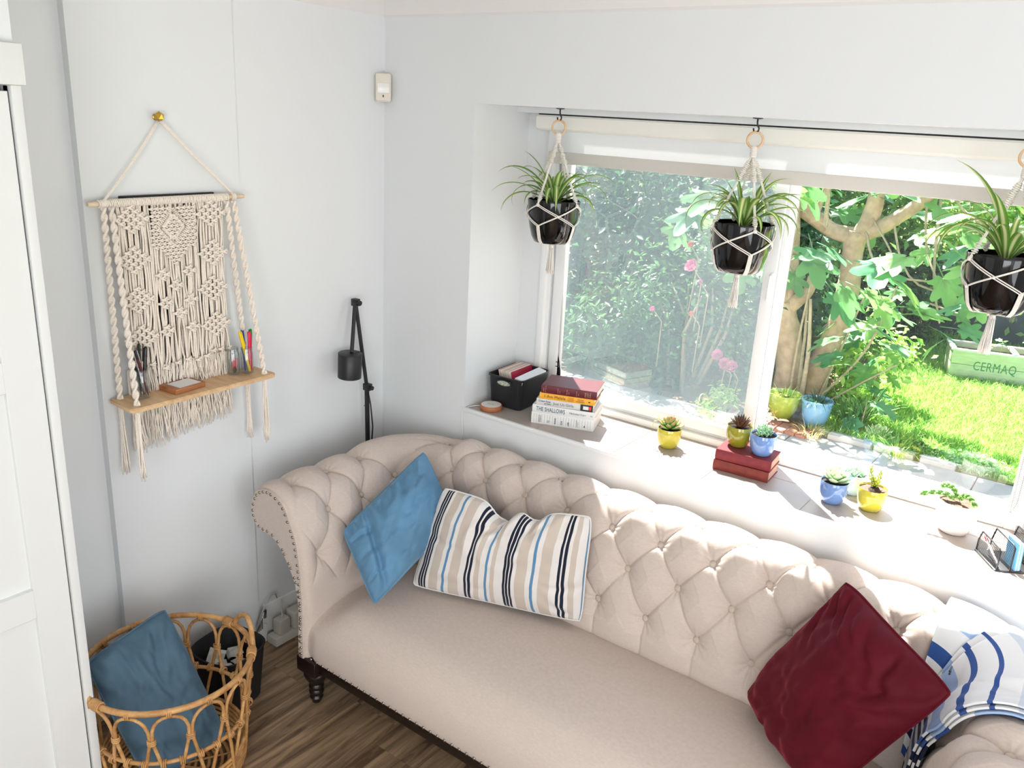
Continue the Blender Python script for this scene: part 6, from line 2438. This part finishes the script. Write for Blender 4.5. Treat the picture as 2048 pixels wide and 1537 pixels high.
for k, (a_, b_, c_, r_) in enumerate([((.50, 4.1, G), (.49, 4.1, .45), (.44, 4.15, .80), .014), ((.56, 4.0, G), (.565, 4.0, .35), (.50, 4.05, .78), .020), ((.46, 4.05, G), (.45, 4.08, .4), (.47, 4.1, .9), .012),
                                      ((.60, 4.3, G), (.75, 4.3, .5), (.86, 4.3, 1.0), .010), ((.62, 4.2, G + .05), (.92, 4.2, .42), (1.06, 4.2, .95), .010), ((.66, 4.2, G + .02), (.98, 4.1, .22), (1.2, 4.0, .42), .007),
                                      ((.45, 4.3, 1.3), (.43, 4.3, 1.6), (.42, 4.3, 2.1), .018), ((.1, 4.5, 1.5), (.12, 4.4, 1.75), (.2, 4.4, 2.2), .022), ((.3, 4.5, 1.35), (.36, 4.5, 1.7), (.33, 4.5, 2.2), .026),
                                      ((.0, 3.9, 1.75), (.2, 3.9, 1.5), (.34, 3.92, 1.15), .012), ((1.1, 4.4, 1.6), (1.22, 4.2, 1.2), (1.52, 3.9, .86), .009), ((1.2, 4.3, 1.75), (1.28, 4.2, 1.1), (1.40, 4.1, .75), .011),
                                      ((.72, 4.4, 1.3), (1.0, 4.2, 1.02), (1.9, 4.1, 1.1), .010), ((.9, 4.4, 1.4), (1.2, 4.2, .98), (2.0, 4.1, 1.0), .009), ((1.3, 4.2, .86), (1.6, 4.1, .84), (2.0, 4.0, .98), .007),
                                      ((1.2, 4.4, 1.7), (1.5, 4.3, 1.45), (2.1, 4.2, 1.5), .010), ((1.3, 4.4, 1.8), (1.7, 4.4, 1.7), (2.2, 4.3, 1.35), .010), ((.75, 4.4, 1.4), (.95, 4.2, 1.22), (1.1, 3.9, 1.12), .008),
                                      ((-.1, 4.5, 1.6), (-.25, 4.1, 1.45), (-.38, 3.8, 1.38), .012), ((.05, 4.4, 1.5), (-.05, 4.0, 1.3), (-.18, 3.8, 1.05), .008)]):
    limb('branch' if k != 3 else 'branch', [a_, b_, c_], [r_, r_ * .85, r_ * .55], 7, m_twig)


def fig_leaf_mesh(name, seed):
    rnd = random.Random(seed)
    lobes = [(0, 1.0, .50), (.85, .84, .42), (-.85, .84, .42), (1.75, .62, .45), (-1.75, .62, .45)]
    pts = []
    n = 44
    for k in range(n):
        th = -PI + 2 * PI * (k + .5) / n
        r = 0.40
        for a, l, w_ in lobes:
            d = (th - a + PI) % (2 * PI) - PI
            r = max(r, l * math.exp(-(d / w_) ** 2 * .75))
        r *= 1 + .03 * math.sin(th * 15 + seed)
        if abs(abs(th) - PI) < .35:
            r = .16 + .1 * abs(abs(th) - PI)
        x, y = .62 * r * math.cos(th) + .30, .62 * r * math.sin(th)
        pts.append((x, y))
    droop = rnd.uniform(.15, .4)
    V = []
    Z = lambda x, y: -droop * (x - .2) ** 2 * .9 + .22 * abs(y) - .35 * y * y + .02 * math.sin(9 * x + 7 * y)
    V.append((.18, 0, Z(.18, 0)))
    for f in (.55, 1.0):
        for x, y in pts:
            xx, yy_ = .18 + (x - .18) * f, y * f
            V.append((xx, yy_, Z(xx, yy_)))
    F = []
    for k in range(n):
        k2 = (k + 1) % n
        F.append((0, 1 + k, 1 + k2))
        F.append((1 + k, 1 + n + k, 1 + n + k2))
        F.append((1 + k, 1 + n + k2, 1 + k2))
    # stalk
    mb = MB().add(V, F)
    mb.tube([(-.32, 0, -.05), (-.1, 0, -.01), (.18, 0, Z(.18, 0) + .003)], .012, n=4)
    return mb.mesh(name, m_figo, True, None)


# one leaf mesh per variant; each leaf object varies in colour through its own random value
def obj_leaf_mat(name, dark, light, trans=0.30):
    m = leaf_mat(name, dark, light, 0.42, trans)
    n = m.node_tree
    g = [x for x in n.nodes if x.type == 'NEW_GEOMETRY'][0]
    r = [x for x in n.nodes if x.type == 'VALTORGB'][0]
    oi = n.nodes.new('ShaderNodeObjectInfo')
    n.links.new(oi.outputs['Random'], r.inputs[0])
    n.nodes.remove(g)
    return m


m_figo = obj_leaf_mat('fig_leaf_green', (74, 132, 94), (128, 174, 98))
figv = [fig_leaf_mesh('leaf', s_) for s_ in (1, 2, 3, 4)]
LEAVES = [(.507, 3.85, 1.20, .26), (.40, 3.9, 1.12, .24), (.30, 3.9, 1.05, .22), (.62, 3.8, 1.17, .24), (.768, 3.8, .98, .25), (.69, 3.85, .92, .24), (.88, 3.85, .95, .22), (.998, 3.8, 1.17, .30), (.93, 3.9, 1.08, .28), (1.21, 3.8, 1.23, .27),
          (1.12, 3.85, 1.05, .24), (1.02, 3.9, .92, .2), (1.18, 3.9, .86, .2), (1.05, 3.85, .70, .18), (1.24, 3.9, .82, .2), (1.53, 3.8, .95, .15), (1.545, 3.75, .80, .17), (1.64, 3.8, .97, .14), (1.49, 3.85, .88, .12), (1.70, 3.8, 1.06, .15), (1.44, 3.8, .76, .12), (1.47, 3.78, .68, .12),
          (1.52, 3.8, 1.22, .26), (1.44, 3.9, 1.28, .24), (1.52, 3.9, 1.45, .26), (1.60, 3.95, 1.56, .3), (1.42, 4.0, 1.42, .24), (1.70, 3.9, 1.30, .26), (1.78, 4.0, 1.42, .26), (1.36, 4.0, 1.12, .22), (1.62, 4.0, 1.08, .24),
          (-.02, 3.9, 1.66, .3), (.12, 3.8, 1.62, .28), (.30, 3.9, 1.68, .26), (-.34, 3.7, 1.40, .26), (-.44, 3.7, 1.30, .28), (-.22, 3.7, 1.52, .26), (-.52, 3.75, 1.22, .24), (-.12, 3.75, 1.14, .24), (-.02, 3.8, 1.02, .22), (-.28, 3.7, 1.20, .22),
          (.80, 4.0, .55, .2), (.84, 4.1, .32, .22), (.72, 4.1, .40, .2), (.92, 4.1, .66, .18), (1.10, 4.2, .52, .17)]
rnd = random.Random(77)
for k in range(80):
    x = rnd.uniform(-.5, 2.3)
    LEAVES.append((x, rnd.uniform(4.0, 5.0), rnd.uniform(1.22 if x > .7 else .95, 2.3), rnd.uniform(.15, .26)))
for k in range(26):
    LEAVES.append((rnd.uniform(.60, 1.0), rnd.uniform(4.45, 4.9), rnd.uniform(.05, .9), rnd.uniform(.12, .2)))
for k, (x, y, z_, s_) in enumerate(LEAVES):
    o = link_mesh('leaf', figv[k % 4], fig, loc=(x - FO[0], y - FO[1], z_ - FO[2]))
    o.scale = (s_ * 1.5,) * 3
    o.rotation_euler = (rnd.uniform(-.6, .6), rnd.uniform(-.1, .9), rnd.uniform(-2.6, .6))
sk = thing('fig_sucker', 'low dark green fig shoot with one broad leaf at the front of the lawn', 'plant', (1.06, 3.86, G))
for x, y, z_, s_, r_ in ((1.04, 3.80, .05, .27, (.2, 1.05, -1.9)), (1.10, 3.84, .15, .24, (.1, .1, -.3)), (1.17, 3.86, .12, .17, (.3, .5, .4))):
    o = link_mesh('leaf', figv[1], sk, loc=(x - 1.06, y - 3.86, z_ - G))
    o.scale, o.rotation_euler = (s_,) * 3, r_
MB().tube([(0, 0, -.02), (.01, .0, .12), (.02, -.01, .24)], [.006, .005, .003], n=6).build('stem', m_twig, sk, angle=None)

# ---------------------------------------------------------------- pots by the patio edge
def tuft(t, n, L, mat, z0, spread=.05, lean=.8, name='foliage', W=.004, seed=0):
    rng = random.Random(seed)
    mb = MB()
    for k in range(n):
        a = rng.uniform(0, 2 * PI)
        b = Vector((spread * math.sqrt(rng.random()) * math.cos(a), spread * math.sqrt(rng.random()) * math.sin(a), z0))
        e = rng.uniform(.7, 1.5)
        l = L * rng.uniform(.6, 1.2)
        pts = []
        p = b.copy()
        for i in range(6):
            pts.append(p.copy())
            p = p + Vector((math.cos(e) * math.cos(a), math.cos(e) * math.sin(a), math.sin(e))) * (l / 5)
            e -= lean * rng.uniform(.2, .6)
        sd_ = Vector((-math.sin(a), math.cos(a), 0)) * W
        vs = []
        for i, q in enumerate(pts):
            w_ = 1 - (i / 5) ** 2 * .95
            vs += [q - sd_ * w_, q + sd_ * w_]
        mb.add(vs, [(2 * i, 2 * i + 1, 2 * i + 3, 2 * i + 2) for i in range(5)])
    o = mb.build(name, mat, t, angle=None)
    o['kind'] = 'stuff'
    return o


def garden_pot(label, loc, prof, mat, name='garden_pot'):
    t = thing(name, label, 'plant pot', loc)
    MB().lathe(prof, 36).build('pot', mat, t, angle=50)
    r = prof[-1][0] if prof[-1][0] > 0 else prof[-2][0]
    return t


def potprof(r, h, lip=.012, base=.68):
    return [(0, 0), (r * base, 0), (r * (base + .08), .006), (r * .93, h * .45), (r, h * .80), (r, h - .02), (r + lip, h - .018), (r + lip, h), (r - .004, h), (r - .012, h * .86), (0, h * .85)]


m_ggl = glaze('apple_green_glaze', (160, 176, 74))
m_bgl = glaze('sky_blue_glaze', (120, 166, 196))
m_terra = M('pale_terracotta', (196, 168, 154), rough=0.85, vary=.12, vscale=10)
t = garden_pot('apple green glazed plant pot at the foot of the fig tree', (.53, 3.70, G + .03), potprof(.118, .185, .006, .55), m_ggl)
soil_mesh(MB(), .106, .158).build('soil', m_soil, t, angle=None)
tuft(t, 26, .10, m_hedge2, .155, .07, .5, seed=3)
t = garden_pot('sky blue glazed plant pot beside the apple green pot under the fig', (.765, 3.73, G + .01), potprof(.108, .205, .006, .60), m_bgl)
soil_mesh(MB(), .095, .175).build('soil', m_soil, t, angle=None)
tuft(t, 70, .13, m_dark, .17, .075, .9, seed=4)
t = garden_pot('pale terracotta pot of grey-green leaves on the patio outside the left pane', (.305, 3.02, G), potprof(.118, .215, .010, .70), m_terra)
soil_mesh(MB(), .106, .182).build('soil', m_soil, t, angle=None)
P, out = clump_points((0, 0, .25), (.13, .13, .10), 420, 16, 31, .4, .3)
f = link_mesh('foliage', foliage_mesh('foliage', P, np.full(len(P), .05), .28, m_hedge2, .5, out, 31), t)
f['kind'] = 'stuff'
shrub('white_flower_clump', 'low clump of tiny white flowers beside the terracotta pot', (.50, 3.22, .0), (.12, .12, .12), 700, .022, leaf_mat('white_flower', (210, 220, 200), (245, 246, 240)), 33, 20, stems=2, cat='flowers')

stp = thing('brick_edging', 'short row of worn red bricks in front of the apple green pot', 'bricks', (.58, 3.50, G))
m_brick = M('worn_red_brick', (164, 112, 92), rough=0.9, vary=.2, vscale=20, bump=.4, bscale=60)
for k in range(5):
    MB().rbox(-.15 + k * .075, -.085, -.03, -.15 + k * .075 + .070, .11, .018 + .004 * (k % 2), r=.006, seg=2).build('brick', m_brick, stp)
ed = thing('stone_edging', 'pale stone edging block between patio and lawn', 'stones', (1.0, 3.60, G))
for k, (x, w_) in enumerate(((0, .30), (.32, .26), (.62, .22))):
    MB().rbox(x - .08, -.05, -.05, x - .08 + w_, .05, .035, r=.01, seg=2).build('stone', m_slab, ed)
for lab, x, y, n_, L_, m_, sd_ in (('clump of arching dark strap leaves beside the blue pot', .98, 3.95, 90, .30, m_dark, 41), ('dry straw-coloured grass clump at the patio edge below the blue pot', .80, 3.52, 80, .13, leaf_mat('straw', (150, 132, 84), (206, 196, 140)), 42),
                                   ('yellow-green grass clump near the middle of the patio edge', 1.38, 3.62, 110, .14, m_blade, 43), ('long meadow grass tuft behind the low fig shoot', 1.02, 4.15, 120, .26, m_blade, 44)):
    t = thing('grass_clump', lab, 'grass', (x, y, G))
    tuft(t, n_, L_, m_, 0, .09, .7, seed=sd_)
shrub('stonecrop_clump', 'spreading pale green stonecrop clump at the right of the patio edge', (1.82, 3.72, G + .02), (.20, .13, .07), 1500, .024, leaf_mat('stonecrop', (120, 170, 120), (190, 220, 170)), 45, 24, stems=0, cat='plant')
shrub('stonecrop_clump', 'small dark green ground-cover clump in front of the lawn near the stonecrop', (1.50, 3.78, G + .02), (.13, .09, .05), 700, .03, m_hedge, 46, 16, stems=0, cat='plant')

# ---------------------------------------------------------------- planter crate on the lawn
m_crate = M('washed_green_wood', (186, 200, 160), rough=0.85, vary=.12, vscale=9, stretch=(1, 6, 6))
m_crate2 = M('grey_timber', (206, 206, 200), rough=0.85, vary=.1, vscale=9)
ANG = math.radians(17)
cr = thing('planter_crate', 'long pale green wooden planter box with lettering standing on the lawn', 'planter', (1.27, 6.00, G), (0, 0, ANG))
for k in range(2):
    MB().rbox(0, 0, .02 + k * .125, 1.25, .022, .02 + k * .125 + .122, r=.003).build('board', m_crate, cr)
    MB().rbox(0, .36, .02 + k * .125, 1.25, .382, .02 + k * .125 + .122, r=.003).build('board', m_crate, cr)
    MB().rbox(0, .022, .02 + k * .125, .022, .36, .02 + k * .125 + .122, r=.003).build('end_board', m_crate, cr)
    MB().rbox(1.228, .022, .02 + k * .125, 1.25, .36, .02 + k * .125 + .122, r=.003).build('end_board', m_crate, cr)
for (a, b, c, d) in ((-.012, -.012, 1.262, .030), (-.012, .352, 1.262, .394), (-.012, .03, .034, .352), (1.216, .03, 1.262, .352), (.50, .03, .545, .352)):
    MB().rbox(a, b, .265, c, d, .283, r=.003).build('rim_board', m_crate2, cr)
MB().box(.022, .022, .18, 1.228, .36, .225).build('soil', m_soil2, cr, smooth=False)
text_mesh('lettering', 'CERMAQ', .118, M('green_stencil', (62, 132, 82), rough=.8), cr, frame_mat((.185, -.0015, .140), (1, 0, 0), (0, 0, 1)), xs=.70, extrude=.0006, spacing=1.08)
for k, (x, y) in enumerate(((.30, .15), (.42, .22), (.62, .16), (.78, .2), (.92, .14), (1.05, .24))):
    s0 = thing('seedling', 'small bean seedling in the planter crate, %s' % ['second from its left end', 'nearest its cross board', 'just past its cross board', 'by the white tub', 'near its right end', 'at its right end'][k], 'seedling', (0, 0, 0), group=None)
    s0.matrix_world = Matrix.Translation((1.27, 6.0, G)) @ Matrix.Rotation(ANG, 4, 'Z') @ Matrix.Translation((x, y, .224))
    hh = .10 + .03 * (k % 3)
    MB().tube([(0, 0, -.01), (.008, 0, hh * .6), (.0, .004, hh)], .003, n=6).build('stem', m_hedge2, s0, angle=None)
    for q in range(4):
        o = link_mesh('leaf', figv[q % 4], s0, loc=(0, 0, hh - .02 * (q // 2)))
        o.scale, o.rotation_euler = (.075,) * 3, (random.uniform(-.4, .4), random.uniform(-.2, .5), q * 1.6 + k)
tb = thing('plant_tub', 'round white tub of soil standing behind the planter crate', 'plant pot', (1.98, 6.72, G))
MB().lathe([(0, 0), (.15, 0), (.16, .01), (.20, .40), (.215, .40), (.215, .43), (.195, .43), (.19, .38), (0, .375)], 32).build('tub', M('white_tub', (226, 228, 222), rough=.6), tb, angle=50)
soil_mesh(MB(), .188, .40, amp=.02).build('soil', m_soil2, tb, angle=None)
gw = thing('garden_wall', 'grey rendered low garden wall at the end of the lawn', 'wall', (2.4, 8.0, G))
MB().rbox(-1.70, 0, -.1, 1.6, .25, .36, r=.01).build('base_course', M('dark_render', (84, 96, 100), rough=.9, vary=.2, vscale=5), gw)
MB().rbox(-1.70, .02, .36, 1.6, .23, .80, r=.01).build('wall_face', M('pale_render', (168, 178, 186), rough=.9, vary=.1, vscale=5), gw)
